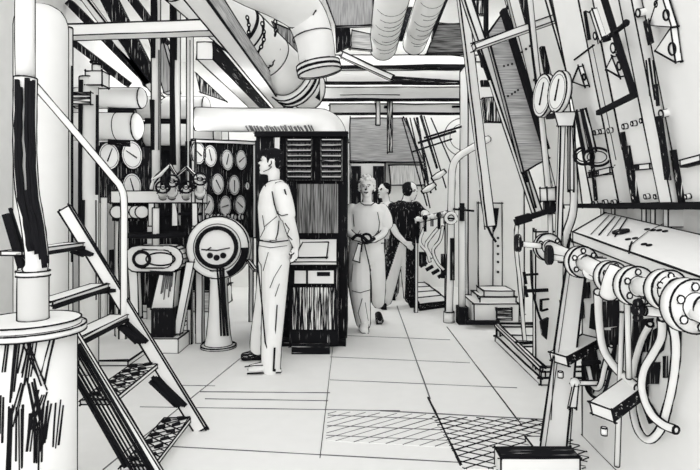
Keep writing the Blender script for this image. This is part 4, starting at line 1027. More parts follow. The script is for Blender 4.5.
q = P(1.5); q.sweep(spline([at(618, 268, 2.2), at(612, 280, 2.2), at(608, 295, 2.25)], 4), m(8, 2.2), 'paper', 16); q.build('tee', fr)
for cpx, st0, st1, rp, ww in (((518, 243), (522, 244), (541, 246), 9, 2.6), ((549, 255), (552, 257), (577, 261), 10, 3.0)):
    Yv = 2.95 if cpx[0] < 530 else 2.7
    q = P(1.4); q.cyl(at(*st0, Yv), at(*st1, Yv), m(2.6, Yv), n=10); s_ = q.build('valve_stem', fr)
    q = P(1.2); c = at(*cpx, Yv); q.lathe(c, [(m(rp, Yv) * .9, -m(ww, Yv)), (m(rp, Yv), -m(ww * .6, Yv)), (m(rp, Yv), m(ww * .6, Yv)), (m(rp, Yv) * .9, m(ww, Yv))], axis=(1, -0.12, 0), mat='dark_z', n=24); q.build('handwheel', s_)
Yk = 1.95
q = P(1.5); q.cyl(at(645, 311, Yk), at(672, 313, Yk), m(4.5, Yk), n=14); s_ = q.build('valve_stem', fr)
q = P(1.2); c = at(638, 310, Yk)
for k in range(6):
    a = PI * k / 3; q.ball(c + V((0, math.cos(a) * m(4, Yk), math.sin(a) * m(8.5, Yk))) + V((math.cos(a) * m(4, Yk), 0, 0)), m(4.2, Yk), 'dark_z', 10, 8)
q.ball(c, m(7, Yk), 'ink', 12, 8); q.build('star_knob', s_)
for v in (run[2], run[4]):
    q = P(1.2); q.box(v.x + 0.02, 1.29, v.y - 0.02, v.y + 0.02, v.z - 0.05, v.z + 0.02); q.build('wall_bracket', fr)

# ================================================================== LEANING COLUMN, low step, kerb, mid-right machines
col = thing('leaning_stanchion', 'white flat stanchion leaning from the floor plate up to the pipe run', 'stanchion', (at(551, 455, 2.96).x, 2.96, 0))
q = P(1.7); q.hexa([at(539, 454, 2.96), at(566, 452, 2.96), at(566, 452, 3.06), at(539, 454, 3.06), at(570, 240, 2.96), at(588, 240, 2.96), at(588, 240, 3.06), at(570, 240, 3.06)], 'paper')
q.stroke([at(545, 450, 2.95), at(570, 270, 2.95)], 0.8); q.stroke([at(556, 330, 2.95), at(551, 420, 2.95)], 0.9)
q.build('shaft', col)
q = P(1.5); v = at(551, 455, 2.96); q.box(v.x - 0.085, v.x + 0.09, 2.92, 3.12, 0, 0.03, 'paper', s0='dark_x'); q.build('foot_plate', col)
ls = thing('low_step', 'low box step with a dark top at the foot of the leaning stanchion', 'step', at(540, 460, 2.75))
q = P(1.6); x0, x1 = at(501, 0, 2.72).x, at(580, 0, 2.72).x; q.box(x0, x1, 2.72, 2.84, 0.0, 0.09, 'paper'); q.build('body', ls)
q = P(1.2); q.box(x0 + .005, x1 - .005, 2.725, 2.84, 0.09, 0.097, 'dark_x'); q.build('tread_strip', ls)
kb = thing('machine_kerb', 'white raised kerb with an open frame along the back machines', 'kerb', (1.5, 4.8, 0))
q = P(1.7); q.box(1.36, 1.9, 4.1, 5.42, 0, 0.055, 'paper'); q.build('kerb', kb)
q = P(1.5); 
for (a, b) in (((1.37, 4.1, .12), (1.37, 5.42, .16)), ((1.37, 5.42, .16), (1.9, 5.42, .16)), ((1.37, 4.75, .14), (1.9, 4.75, .14)), ((1.37, 4.1, .12), (1.9, 4.1, .12))): q.beam(a, b, 0.03, 0.03, 'paper')
for x, y, h in ((1.38, 4.12, .12), (1.38, 5.4, .16)): q.box(x - .015, x + .015, y - .015, y + .015, 0.05, h)
q.build('open_frame', kb)
# base machine
bm = thing('stepped_machine', 'low white stepped machine base against the bolted casing', 'machine', (at(497, 0, 6.2).x, 6.2, 0))
def pbox(px0, px1, ya, yb, Y, th, mt='paper', lw=1.4, **kw):
    q = P(lw); A, B = at(px0, ya, Y), at(px1, yb, Y); q.box(A.x, B.x, Y, Y + th, max(0, B.z), A.z, mt, **kw); return q
pbox(474, 519, 304, 323, 6.05, 0.6).build('base', bm); pbox(480, 516, 297, 304, 6.15, 0.45).build('step', bm); pbox(484, 514, 291, 297, 6.2, 0.35).build('cap', bm)
pbox(497, 512, 308, 320, 6.02, 0.04, 'mid_x').build('vent', bm); pbox(466, 500, 321, 325, 5.95, 0.05, 'ink').build('toe_plate', bm)
bc = thing('bolted_casing', 'tall white casing with a column of bolts above the stepped machine', 'casing', (at(490, 0, 6.7).x, 6.7, 0))
pbox(468, 524, 62, 330, 6.75, 0.5).build('casing', bc)
q = P(1.2); q.box(at(478, 0, 6.7).x, at(502, 0, 6.7).x, 6.69, 6.76, 0.1, at(0, 203, 6.7).z); 
q.stroke([at(493, 205, 6.68), at(493, 250, 6.68), at(493, 298, 6.68)], 1.2); pl = q.build('front_plate', bc)
for y in (238, 246, 254, 262, 272): q = P(1.0); q.cyl(at(498, y, 6.69), at(498, y, 6.66), m(1.3, 6.7), mat='ink', n=8); q.build('bolt', pl)
q = P(1.1); q.slab([at(491, 208, 6.66), at(499, 208, 6.66), at(497, 226, 6.66), at(494, 232, 6.66)], V((0, .03, 0)), 'dark_z'); q.build('dark_gusset', bc)
q = P(1.2); q.sweep(spline([at(480, 190, 6.4), at(484, 215, 6.4), at(490, 232, 6.4), at(496, 242, 6.4)], 5), m(1.2, 6.4), 'ink', 8); single(q, 'sagging_cable', 'thin black cable sagging down to the bolted casing', 'cable', at(496, 242, 6.4))
q = P(1.3); q.sweep(spline([at(517, 225, 5.2), at(516, 245, 5.2), at(520, 285, 5.2), at(523, 322, 5.2), V((at(525, 0, 5.2).x, 5.2, 0.05))], 5), m(1.6, 5.2), 'paper', 10); single(q, 'curved_conduit', 'thin white conduit bowing down behind the leaning stanchion', 'conduit', at(525, 345, 5.2))
pm = thing('pipe_rack', 'white frame carrying short black pegs behind the leaning stanchion', 'rack', (at(540, 0, 4.3).x, 4.3, 0))
q = P(1.3); x = at(537, 0, 4.3).x; q.box(x - 0.01, x + 0.2, 4.3, 4.36, 0, at(0, 232, 4.3).z); q.build('upright', pm)
for a, b, w in (((524, 275), (538, 274), 2), ((525, 291), (548, 290), 3.2), ((524, 272), (526, 284), 2), ((525, 286), (527, 297), 2.5), ((540, 300), (549, 299), 1.6), ((541, 300), (541, 311), 1.6), ((541, 311), (548, 309), 1.6)):
    q = P(1.0); q.beam(at(*a, 4.25), at(*b, 4.25), 0.02, m(w, 4.25), 'ink'); q.build('peg', pm)
q = P(1.2); q.sweep(spline([at(531, 250, 4.22), at(532, 285, 4.22), at(538, 312, 4.22), at(544, 326, 4.22)], 5), m(1.2, 4.2), 'ink', 8); q.build('cable', pm)
q = P(1.2); q.slab([at(541, 322, 4.2), at(549, 318, 4.2), at(547, 340, 4.2), at(543, 336, 4.2)], V((0, .04, 0)), 'dark_z'); q.build('cleat', pm)
# ================================================================== PEOPLE
def remeshed(pb, voxel=0.008, smooth=4, fac=0.5):
    # weld a builder's overlapping closed volumes into one continuous surface
    me = bpy.data.meshes.new('tmp'); me.from_pydata([tuple(q) for q in pb.v], [], pb.f); me.update()
    o = bpy.data.objects.new('tmp', me); link(o)
    r = o.modifiers.new('r', 'REMESH'); r.mode = 'VOXEL'; r.voxel_size = voxel
    s = o.modifiers.new('s', 'SMOOTH'); s.factor = fac; s.iterations = smooth
    dg = bpy.context.evaluated_depsgraph_get(); ev = o.evaluated_get(dg); m2 = ev.to_mesh()
    vs = [v.co.copy() for v in m2.vertices]; fs = [list(p.vertices) for p in m2.polygons]
    ev.to_mesh_clear(); bpy.data.objects.remove(o); bpy.data.meshes.remove(me)
    return vs, fs
def flesh(pb, name, parent, mat='paper', lw=1.1, voxel=0.008, strokes=(), smooth=4, matfn=None):
    vs, fs = remeshed(pb, voxel, smooth)
    q = P(lw)
    mt = mat if matfn is None else [matfn(sum((vs[i] for i in f), V((0, 0, 0))) / len(f)) for f in fs]
    q.add(vs, fs, mt, True)
    for pts, px, sm in strokes: q.stroke(pts, px, sm)
    return q.build(name, parent)
def limb(q, pts, rad, n=14, k=4, squash=1.0, up=None):
    W = spline(pts, k); nr = len(rad) - 1; rr = []
    for i in range(len(W)):
        t = i / (len(W) - 1) * nr; j = min(int(t), nr - 1); rr.append(rad[j] + (rad[j + 1] - rad[j]) * (t - j))
    q.sweep(W, rr, 'paper', n, True, False, False, squash, up)
    q.ball(W[0], rr[0] * 0.98, n=12, k=8) if squash == 1 else None
    q.ball(W[-1], rr[-1] * 0.98, n=12, k=8) if squash == 1 else None
def hand(q, wrist, d, nrm, side, s=1.0, curl=0.5, thumb=1):
    d = V(d).normalized(); nrm = V(nrm); nrm = (nrm - d * nrm.dot(d)).normalized(); w = d.cross(nrm)
    q.sweep([wrist - d * .01, wrist + d * .03 * s, wrist + d * .09 * s], [.026 * s, .034 * s, .040 * s], 'paper', 12, True, False, False, 0.5, up=tuple(nrm))
    for k, (o, L) in enumerate(((-.030, .062), (-.010, .075), (.011, .078), (.031, .068))):
        b = wrist + d * .08 * s + w * o * s
        k1 = b + (d * math.cos(curl * .5) - nrm * math.sin(curl * .5)) * L * .5 * s
        k2 = k1 + (d * math.cos(curl * 1.4) - nrm * math.sin(curl * 1.4)) * L * .5 * s
        q.sweep([b - d * .02, b, k1, k2], [.0095 * s, .0095 * s, .009 * s, .0075 * s], 'paper', 8, True, False, False)
    b = wrist + d * .03 * s - w * thumb * .028 * s
    k1 = b + (d * .7 - w * thumb * .6 - nrm * .25).normalized() * .04 * s; k2 = k1 + (d * .9 - w * thumb * .1 - nrm * .4).normalized() * .032 * s
    q.sweep([b, k1, k2], [.013 * s, .0115 * s, .009 * s], 'paper', 8, True, False, False)
def head(q, c, f, up, s=1.0):
    f = V(f).normalized(); up = V(up); up = (up - f * up.dot(f)).normalized(); l = up.cross(f)
    rot = Matrix((f, l, up)).transposed()
    B = lambda o, sc: q.ball(c + (f * o[0] + l * o[1] + up * o[2]) * s, s, 'paper', 18, 12, sc, rot)
    B((-.008, 0, .012), (.092, .074, .092)); B((.036, 0, -.05), (.056, .055, .072)); B((.072, 0, -.103), (.024, .028, .020))
    B((.078, 0, .018), (.018, .048, .013)); B((.090, 0, -.070), (.014, .023, .011)); B((.055, .034, -.035), (.03, .022, .03)); B((.055, -.034, -.035), (.03, .022, .03))
    q.sweep([c + (f * .084 + up * .008) * s, c + (f * .100 - up * .022) * s, c + (f * .108 - up * .038) * s], [.009 * s, .012 * s, .015 * s], 'paper', 10, True, False, False)
    for sg in (1, -1): B((-.004, sg * .074, -.022), (.017, .008, .030))
    def pt(o): return c + (f * o[0] + l * o[1] + up * o[2]) * s
    return pt

# ---- the standing man, seen from the side, looking up at the gauges
MY = 4.6
mp = lambda x, y, d=0.0: at(x, y, MY) + V((0, d, 0))
man = thing('person', 'man standing side on in pale shirt and trousers, looking up at the gauge board', 'person', V((at(268, 0, MY).x, MY, 0)))
q = P()
hc = mp(271.5, 161.2); pt = head(q, hc, (-1, 0.05, 0.10), (0.1, 0, 1), 0.95)
limb(q, [mp(274, 172), mp(274, 180), mp(275, 190)], [.050, .047, .07])
q.sweep([mp(275, 188), mp(275.5, 196), mp(275, 207), mp(275, 220), mp(275, 238), mp(275, 252), mp(274, 262)], [.05, .095, .112, .11, .10, .115, .09], 'paper', 20, True, False, False, 1.5, (0, 1, 0))
limb(q, [mp(284, 194, -.17), mp(289, 208, -.21), mp(292.5, 222, -.20), mp(295.5, 236, -.13), mp(297, 245, -.06)], [.058, .052, .048, .042, .030])
hand(q, mp(297, 245, -.06), (-0.05, .25, -1), (1, 0.3, 0), 1, 1.0, 0.7)
limb(q, [mp(277, 195, .17), mp(284, 210, .22), mp(288, 224, .20), mp(293, 238, .08), mp(295, 246, 0.0)], [.055, .047, .042, .036, .028])
hand(q, mp(295, 246, 0.0), (0.0, -.3, -.9), (1, -0.2, 0), 1, 1.0, 0.6, -1)
limb(q, [mp(270, 258, .09), mp(266, 300, .12), mp(256, 338, .17), mp(254, 352, .18)], [.085, .06, .045, .035])
limb(q, [mp(276, 258, -.09), mp(275, 305, -.12), mp(273, 345, -.17), mp(273, 364, -.18)], [.085, .06, .045, .035])
st_ = [([pt((.090, .034, -.006)), pt((.082, .048, -.004))], 1.7, 'ink'), ([pt((.096, .028, .020)), pt((.082, .056, .018))], 1.7, 'ink'), ([pt((.106, .0, -.072)), pt((.096, .024, -.072))], 1.4, 'ink'),
       ([pt((-.015, .085, -.002)), pt((-.02, .085, -.025)), pt((-.003, .084, -.042))], 1.2, 'ink'), ([pt((.05, .055, -.10)), pt((.0, .062, -.075)), pt((-.02, .07, -.05))], 1.0, 'ink')]
flesh(q, 'body', man, 'skin', 1.2, 0.0075, st_)
q = P()
rh_ = Matrix.Identity(3)
q.ball(hc + V((0.018, 0, 0.042)), 1, sc=(.090, .078, .068)); q.ball(hc + V((0.050, 0, 0.0)), 1, sc=(.052, .070, .07)); q.ball(hc + V((-.045, 0, .072)), 1, sc=(.045, .05, .03)); q.ball(hc + V((-.018, -.064, 0.005)), 1, sc=(.012, .014, .032)); q.ball(hc + V((-.018, .064, 0.005)), 1, sc=(.012, .014, .032))
flesh(q, 'hair', man, 'hair_dark', 1.0, 0.009)
q = P()
q.sweep([mp(275, 181), mp(276, 186), mp(276, 195), mp(275.5, 207), mp(275, 222), mp(275, 232), mp(275.5, 239)], [.056, .105, .134, .142, .132, .124, .126], 'paper', 22, True, False, False, 1.45, (0, 1, 0))
limb(q, [mp(283, 191, -.14), mp(288, 203, -.20), mp(290.5, 214, -.21)], [.074, .068, .066])
limb(q, [mp(277, 193, .14), mp(283, 204, .20), mp(286, 214, .22)], [.068, .062, .060])
S = lambda pts, d=-.225: [mp(x, y, d) for x, y in pts]
st_ = [(S([(276, 192), (278, 204), (281, 214)], -.215), 1.5, 'ink'), (S([(282, 213), (286, 215), (292, 214)], -.275), 1.5, 'ink'), (S([(268, 226), (275, 220), (280, 216)], -.19), 1.1, 'ink'), (S([(266, 215), (268, 228), (264, 236)], -.18), .9, 'ink'), (S([(288, 190), (292, 204), (294, 213)], -.235), 2, 'ink'),
       (S([(267, 185), (270, 191), (275, 188), (280, 183)], -.115), 1.6, 'ink'), (S([(289, 222), (293, 228), (291, 233), (296, 238)], -.265), 1.4, 'ink'), (S([(282, 220), (281, 232), (279, 238)], -.185), 1.5, 'ink')]
flesh(q, 'shirt', man, 'paper', 1.7, 0.009, st_)
q = P()
q.sweep([mp(275.5, 236), mp(275.5, 240), mp(275.5, 250), mp(275, 262), mp(274, 268)], [.124, .128, .138, .130, .09], 'paper', 22, True, False, False, 1.3, (0, 1, 0))
limb(q, [mp(270, 260, .08), mp(264, 300, .12), mp(256, 338, .17), mp(254, 355, .18)], [.108, .09, .072, .066])
limb(q, [mp(277, 260, -.08), mp(276, 300, -.12), mp(274.5, 340, -.17), mp(274, 366, -.18)], [.115, .095, .080, .074])
st_ = [(S([(261, 239), (276, 241), (291, 239)], -.175), 1.5, 'ink'), (S([(262, 244), (274, 246), (290, 244)], -.185), .9, 'ink'), (S([(263, 262), (267, 300), (270, 335), (276, 352)], -.24), 1.6, 'ink'), (S([(285, 262), (278, 274), (274, 284)], -.22), 1.1, 'ink'), (S([(283, 280), (279, 292)], -.22), .9, 'ink'), (S([(272, 250), (267, 268)], -.20), 1, 'ink'),
       (S([(279, 340), (278, 362)], -.25), 2.2, 'ink'), (S([(281, 300), (279, 330)], -.225), 1.5, 'ink')]
flesh(q, 'trousers', man, 'paper', 1.5, 0.009, st_)
zq = lambda v, dx, dy, z: V((v.x + dx, v.y + dy, z))
for d, heel, toe in ((.18, (259, 356), (237, 358)), (-.18, (281, 369), (253, 372))):
    q = P(); a, b = mp(*heel, d), mp(*toe, d - .03); a.z = .045; b.z = .032
    q.sweep(spline([a + V((.01, 0, .01)), a.lerp(b, .3) + V((0, 0, .015)), a.lerp(b, .7), b], 4), [.042, .043, .045, .046, .046, .045, .046, .046, .047, .047, .045, .04, .025], 'paper', 14, True, False, False, 0.8)
    q.box(min(a.x, b.x) + .01, a.x + .03, a.y - .035, a.y + .03, 0.0, 0.02)
    dk = d > 0
    flesh(q, 'shoe', man, 'dark_x' if dk else 'paper', 1.6, 0.008, [] if dk else [([zq(a, -.01, -.056, .035), zq(a, -.08, -.056, .03)], 3, 'ink'), ([zq(a, .03, -.05, .012), zq(a, -.10, -.056, .010), zq(b, 0, -.05, .012)], 1.8, 'ink'), ([zq(a, -.11, -.052, .07), zq(b, .06, -.05, .075), zq(b, -.02, -.03, .06)], 1.2, 'ink')], smooth=6)

# ---- the woman walking towards us, tying a dark strap at her waist
WY = 5.95
wp = lambda x, y, d=0.0: at(x, y, WY) + V((0, d, 0))
wom = thing('person', 'curly haired woman in a pale top walking forward with hands at her waist', 'person', V((at(367, 0, WY).x, WY, 0)))
q = P()
wc = wp(367, 186.5); pt = head(q, wc, (-0.14, -1, -0.02), (0, 0, 1), 0.92)
limb(q, [wp(367.5, 194), wp(367.5, 200), wp(367.5, 207)], [.048, .046, .06])
q.sweep([wp(367, 203), wp(367, 209), wp(367, 220), wp(367, 233), wp(366.5, 246), wp(366, 256)], [.06, .165, .17, .145, .165, .15], 'paper', 20, True, False, False, 0.62, (0, 1, 0))
limb(q, [wp(350.5, 210), wp(347.5, 222, -.02), wp(348.5, 231, -.08), wp(356, 237, -.17)], [.046, .042, .036, .028])
hand(q, wp(356, 237, -.17), (1, -.15, -.15), (0, -1, 0.2), 1, .92, 0.8)
limb(q, [wp(384, 210), wp(386, 223, -.02), wp(383, 233, -.08), wp(373, 239, -.17)], [.046, .042, .036, .028])
hand(q, wp(373, 239, -.17), (-1, -.15, 0.0), (0, -1, 0.2), 1, .92, 0.8, -1)
limb(q, [wp(360, 252), wp(361, 286, -.05), wp(364, 322, .02)], [.085, .055, .036])
limb(q, [wp(374, 252), wp(378, 282, .12), wp(380, 308, .42)], [.085, .055, .036])
st_ = [([pt((.094, .022, -.002)), pt((.090, .036, -.002))], 0.9, 'ink'), ([pt((.094, -.022, -.002)), pt((.090, -.036, -.002))], 0.9, 'ink'), ([pt((.096, .016, .018)), pt((.085, .045, .02))], 0.7, 'ink'), ([pt((.096, -.016, .018)), pt((.085, -.045, .02))], 0.7, 'ink'),
       ([pt((.100, .024, -.066)), pt((.107, 0, -.074)), pt((.100, -.024, -.066))], 1.2, 'ink'), ([pt((.112, .010, 0)), pt((.126, .012, -.036)), pt((.124, -.008, -.042))], .9, 'ink')]
flesh(q, 'body', wom, 'skin', 1.1, 0.0075, st_)
q = P(0.9)
for k in range(46):
    a = R.uniform(0, 2 * PI); e = R.uniform(0.28, 1.45)
    d = V((math.cos(a) * math.cos(e), math.sin(a) * math.cos(e), math.sin(e)))
    if d.y < -0.55 and d.z < 0.62: continue
    q.ball(wc + V((0, .012, .006)) + V((d.x * .084, d.y * .098, d.z * .105)), R.uniform(.014, .024), 'paper', 8, 6)
for sx in (-1, 1):
    for k in range(3): q.ball(wc + V((sx * .076, .03 + .01 * k, .02 - .026 * k)), .02, 'paper', 8, 6)
q.ball(wc + V((0, .03, .03)), 1, 'paper', 14, 10, sc=(.078, .085, .085))
q.build('hair', wom)
q = P()
q.sweep([wp(367, 202), wp(367, 206), wp(367, 211), wp(366.5, 222), wp(366.5, 234), wp(366.5, 243)], [.075, .15, .195, .195, .185, .19], 'paper', 24, True, False, False, 0.62, (0, 1, 0))
limb(q, [wp(352, 209), wp(348.5, 219, -.01), wp(347.5, 228, -.04)], [.062, .066, .066]); limb(q, [wp(382, 209), wp(385.5, 217, -.01), wp(386.5, 224, -.03)], [.062, .066, .066])
W_ = lambda pts, d=-.14: [wp(x, y, d) for x, y in pts]
st_ = [(W_([(360, 202.5), (364, 205), (371, 205), (375, 202)], -.11), 1.4, 'ink'), (W_([(377, 212), (379, 222), (378, 232)], -.13), 1.1, 'ink'), (W_([(353, 214), (354, 226)], -.14), 1.0, 'ink'), (W_([(372, 238), (378, 230)], -.14), .9, 'ink'), (W_([(356, 236), (360, 230)], -.14), .8, 'ink')]
flesh(q, 'top', wom, 'paper', 1.25, 0.009, st_)
q = P()
q.sweep([wp(366.5, 240), wp(366.5, 244), wp(366.5, 252), wp(366.5, 262)], [.178, .185, .19, .14], 'paper', 22, True, False, False, 0.68, (0, 1, 0))
limb(q, [wp(359, 254), wp(359.5, 286, -.05), wp(363.5, 323, .0)], [.115, .115, .075]); limb(q, [wp(375, 254), wp(378, 284, .14), wp(380, 309, .42)], [.105, .09, .07])
st_ = [(W_([(352, 288), (360, 290), (370, 287)], -.19), 1.0, 'ink'), (W_([(353, 262), (351, 280)], -.16), .9, 'ink'), (W_([(362, 296), (358, 310), (361, 320)], -.16), .9, 'ink'), (W_([(368, 258), (371, 280), (371, 300)], -.15), 1.3, 'ink'), (W_([(365, 300), (368, 318)], -.15), .8, 'ink')]
flesh(q, 'trousers', wom, 'paper', 1.2, 0.009, st_)
for heel, toe, mt in ((wp(365, 326, .03), wp(363, 331, -.2), 'paper'), (wp(380, 314, .45), wp(381, 318, .22), 'dark_x')):
    q = P(); heel.z = .05; toe.z = .035
    q.sweep([heel + V((0, .02, .02)), heel.lerp(toe, .4) + V((0, 0, .01)), heel.lerp(toe, .8), toe], [.04, .045, .046, .03], 'paper', 12, True, False, False, .9)
    q.ball(heel.lerp(toe, .85), .048, sc=(1, 1.1, .7)); q.box(heel.x - .035, heel.x + .035, toe.y, heel.y + .03, 0, .02)
    flesh(q, 'shoe', wom, mt, 1.5, 0.008, [], smooth=6)
sb = thing('tool_strap', 'dark strap with hanging tails held at the waist by the curly haired woman', 'strap', wp(362, 240, -.24))
q = P(1.2); q.sweep(spline([wp(352, 238, -.23), wp(357, 234, -.25), wp(363, 236, -.27), wp(368, 240, -.26), wp(374, 237, -.22)], 4), m(1.6, WY), 'ink', 8); q.ring(wp(366, 237, -.27), (0, -1, 0.2), m(4.5, WY), m(1.2, WY), 'ink', 18, 6); q.build('strap', sb)
q = P(1.2)
q.slab([wp(358, 242, -.25), wp(353, 258, -.24), wp(359, 260, -.24), wp(361, 243, -.25)], V((0, .02, 0)), 'paper'); q.build('pouch', sb)
for a, b in (((364, 242), (370, 268)), ((362, 242), (361, 250))):
    q = P(1.0); q.beam(wp(*a, -.25), wp(*b, -.24), 0.012, m(1.6, WY), 'ink', up=(0, 1, 0)); q.build('tail', sb)

# ---- the dark shirted person, back turned, mid stride
DY = 7.2
dp = lambda x, y, d=0.0: at(x, y, DY) + V((0, d, 0))
dk_ = thing('person', 'person in a dark shirt and dark trousers striding, head bowed towards the valve row', 'person', V((at(400, 0, DY).x, DY, 0)))
q = P()
kc = dp(410.5, 190); pt = head(q, kc, (0.75, -.55, -0.25), (0.15, 0, 1), 0.98)
limb(q, [dp(408, 195), dp(407, 200), dp(405, 206)], [.055, .055, .08])
q.sweep([dp(405, 203), dp(404, 210), dp(404, 222), dp(403, 236), dp(402, 248)], [.07, .165, .165, .145, .15], 'paper', 20, True, False, False, .68, (0, 1, 0))
limb(q, [dp(392, 207), dp(392, 222, -.05), dp(395, 232, -.12), dp(403, 241, -.22)], [.055, .048, .042, .03]); hand(q, dp(403, 241, -.22), (.8, -.2, -.6), (0, -1, .2), 1, 1, .6)
limb(q, [dp(417, 207), dp(422, 213, -.05), dp(424, 214, -.2), dp(420, 222, -.3)], [.055, .048, .042, .03]); hand(q, dp(420, 222, -.3), (-.3, -.3, -.8), (0, -1, .2), 1, 1, .8, -1)
limb(q, [dp(397, 246), dp(391, 275, -.05), dp(386, 300, .0)], [.09, .06, .04]); limb(q, [dp(406, 246), dp(409, 275, .05), dp(411, 300, .15)], [.09, .06, .04])
flesh(q, 'body', dk_, 'skin', 1.1, 0.009, [([pt((.08, -.03, 0)), pt((.075, -.05, 0))], 1.2, 'ink')])
q = P(); q.ball(kc + V((-.02, .02, .035)), 1, sc=(.09, .09, .075)); q.ball(kc + V((-.03, -.01, -0.01)), 1, sc=(.078, .088, .085)); flesh(q, 'hair', dk_, 'hair_dark', 1.0, .01)
q = P()
q.sweep([dp(405, 201), dp(404.5, 205), dp(404, 211), dp(404, 224), dp(403, 238)], [.085, .15, .185, .182, .17], 'paper', 22, True, False, False, .68, (0, 1, 0))
limb(q, [dp(393, 207), dp(391, 216, -.02), dp(391.5, 224, -.05)], [.066, .068, .066]); limb(q, [dp(416, 206), dp(420, 211, -.03), dp(424, 214, -.08)], [.066, .064, .06])
flesh(q, 'shirt', dk_, 'dark_d', 1.1, .01)
q = P()
q.sweep([dp(402.5, 236), dp(402, 242), dp(402, 250), dp(402, 256)], [.17, .175, .17, .12], 'paper', 20, True, False, False, .72, (0, 1, 0))
limb(q, [dp(396.5, 248), dp(391, 276, -.05), dp(386, 300, .0)], [.11, .09, .075]); limb(q, [dp(407, 248), dp(409, 276, .05), dp(411, 300, .15)], [.105, .09, .075])
flesh(q, 'trousers', dk_, 'dark_z', 1.1, .01, matfn=lambda c: 'paper' if (c.x - at(403, 0, DY).x) > -0.34 * (c.z - 0.95) * -1 - 0.02 and (c.x - at(403, 0, DY).x) < 0.36 * (c.z - .95) * -1 * .0 + 0.03 and c.z < 0.85 else 'dark_z')
for x, y, d in ((384, 304, 0.0), (412, 304, .15)):
    q = P(); a = dp(x, y, d + .03); a.z = .045; b = a + V((-.03 if x < 400 else .06, -.2, -.012))
    q.sweep([a + V((0, .02, .01)), a.lerp(b, .5), b], [.045, .047, .03], 'paper', 12, True, False, False, .9); q.box(a.x - .03, a.x + .03, b.y, a.y + .03, 0, .02)
    flesh(q, 'shoe', dk_, 'ink', 1.2, .01, smooth=2)

# ---- the person half hidden between the two
HY = 7.9
hp_ = lambda x, y, d=0.0: at(x, y, HY) + V((0, d, 0))
hid = thing('person', 'half hidden person in a pale shirt between the woman and the dark shirted person', 'person', V((at(386, 0, HY).x, HY, 0)))
q = P(); gc = hp_(384, 190); pt = head(q, gc, (-0.8, -.6, 0), (0, 0, 1), 0.95)
limb(q, [hp_(385, 196), hp_(386, 201), hp_(387, 207)], [.05, .05, .075])
q.sweep([hp_(387, 204), hp_(387, 210), hp_(387, 222), hp_(387, 236), hp_(387, 250)], [.07, .16, .165, .14, .15], 'paper', 20, True, False, False, .65, (0, 1, 0))
for sx, th in ((-1, 1), (1, -1)):
    limb(q, [hp_(387 + sx * 12, 208), hp_(387 + sx * 14, 222), hp_(387 + sx * 13.5, 236, -.05), hp_(387 + sx * 13, 246, -.08)], [.052, .046, .04, .028]); hand(q, hp_(387 + sx * 13, 246, -.08), (0, -.1, -1), (0, 1, 0), 1, 1, .4, th)
    limb(q, [hp_(387 + sx * 6, 250), hp_(387 + sx * 6, 275, -.02), hp_(387 + sx * 6, 296)], [.085, .058, .04])
flesh(q, 'body', hid, 'skin', 1.1, .009, [([pt((.09, .02, 0)), pt((.085, .04, 0))], 1.3, 'ink'), ([pt((.1, .015, -.07)), pt((.1, -.015, -.07))], 1, 'ink')])
q = P(); q.ball(gc + V((.02, .02, .04)), 1, sc=(.088, .088, .07)); q.ball(gc + V((.045, .03, 0)), 1, sc=(.06, .07, .075)); flesh(q, 'hair', hid, 'hair_dark', 1, .01)
q = P(); q.sweep([hp_(387, 202), hp_(387, 206), hp_(387, 212), hp_(387, 224), hp_(387, 240)], [.08, .15, .185, .18, .17], 'paper', 20, True, False, False, .65, (0, 1, 0))
for sx in (-1, 1): limb(q, [hp_(387 + sx * 11, 208), hp_(387 + sx * 13.5, 220)], [.064, .064])
flesh(q, 'shirt', hid, 'paper', 1.1, .01, [([hp_(378, 206, -.13), hp_(380, 222, -.13)], 1.2, 'ink')])
q = P(); q.sweep([hp_(387, 238), hp_(387, 246), hp_(387, 256)], [.165, .17, .13], 'paper', 20, True, False, False, .7, (0, 1, 0))
for sx in (-1, 1): limb(q, [hp_(387 + sx * 6, 250), hp_(387 + sx * 6, 275), hp_(387 + sx * 6.5, 292)], [.105, .085, .07])
flesh(q, 'trousers', hid, 'mid_z', 1.1, .01)
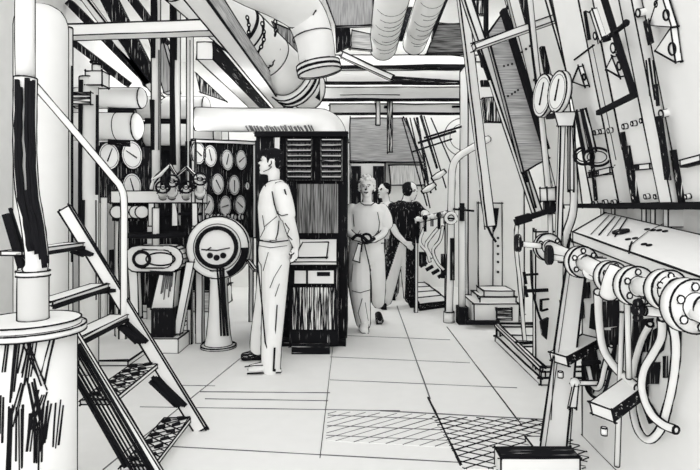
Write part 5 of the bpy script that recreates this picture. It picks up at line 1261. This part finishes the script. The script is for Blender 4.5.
for sx in (-1, 1):
    q = P(); a = hp_(387 + sx * 6, 296, .03); a.z = .045; b = a + V((-.04, -.2, -.01)); q.sweep([a + V((0, .02, .01)), a.lerp(b, .5), b], [.045, .047, .03], 'paper', 12, True, False, False, .9); q.box(a.x - .03, a.x + .03, b.y, a.y + .03, 0, .02)
    flesh(q, 'shoe', hid, 'ink', 1.2, .01, smooth=2)
# ================================================================== LIGHT AND CAMERA
w = bpy.data.worlds.new('world'); scn.world = w; w.use_nodes = True
bg = w.node_tree.nodes['Background']; bg.inputs['Color'].default_value = (1.0, 0.995, 0.98, 1); bg.inputs['Strength'].default_value = 0.92
def area(name, loc, rot, sx, sy, power):
    l = bpy.data.lights.new(name, 'AREA'); l.shape = 'RECTANGLE'; l.size = sx; l.size_y = sy; l.energy = power
    o = link(bpy.data.objects.new(name, l)); o.location = loc; o.rotation_euler = rot; return o
area('rear_fill', (0.0, 7.4, 3.58), (0, 0, 0), 5.4, 2.4, 75)  # added fill light for the dim rear, not a visible fitting
area('front_fill', (0.0, -2.2, 2.7), (math.radians(80), 0, 0), 6.0, 3.0, 140)  # added frontal fill from behind the camera, outside the open front
area('top_fill', (0.3, 3.6, 4.6), (0, 0, 0), 4.5, 4.0, 12)  # added fill light above the open part of the ceiling
def point_fill(name, loc, power, r):
    l = bpy.data.lights.new(name, 'POINT'); l.energy = power; l.shadow_soft_size = r
    o = link(bpy.data.objects.new(name, l)); o.location = loc; return o
point_fill('gauge_fill', (-1.02, 5.25, 2.12), 7, 0.05); point_fill('dial_fill', (-1.80, 5.75, 2.0), 5, 0.05)  # added point lights to brighten the gauge and dial faces
cam = bpy.data.cameras.new('camera'); co = link(bpy.data.objects.new('camera', cam)); scn.camera = co
co.location = EYE; co.rotation_euler = (PI / 2, 0, 0)
cam.sensor_fit = 'HORIZONTAL'; cam.sensor_width = 36.0; cam.lens = 36.0 * F / 700.0
cam.shift_x = (350 - CX) / 700.0; cam.shift_y = (CY - 235) / 700.0
cam.clip_start = 0.05
vs = scn.view_settings; vs.view_transform = 'Standard'; vs.look = 'None'; vs.exposure = 0.0; vs.gamma = 1.0; vs.use_curve_mapping = False
scn.cycles.max_bounces = 16; scn.cycles.diffuse_bounces = 12
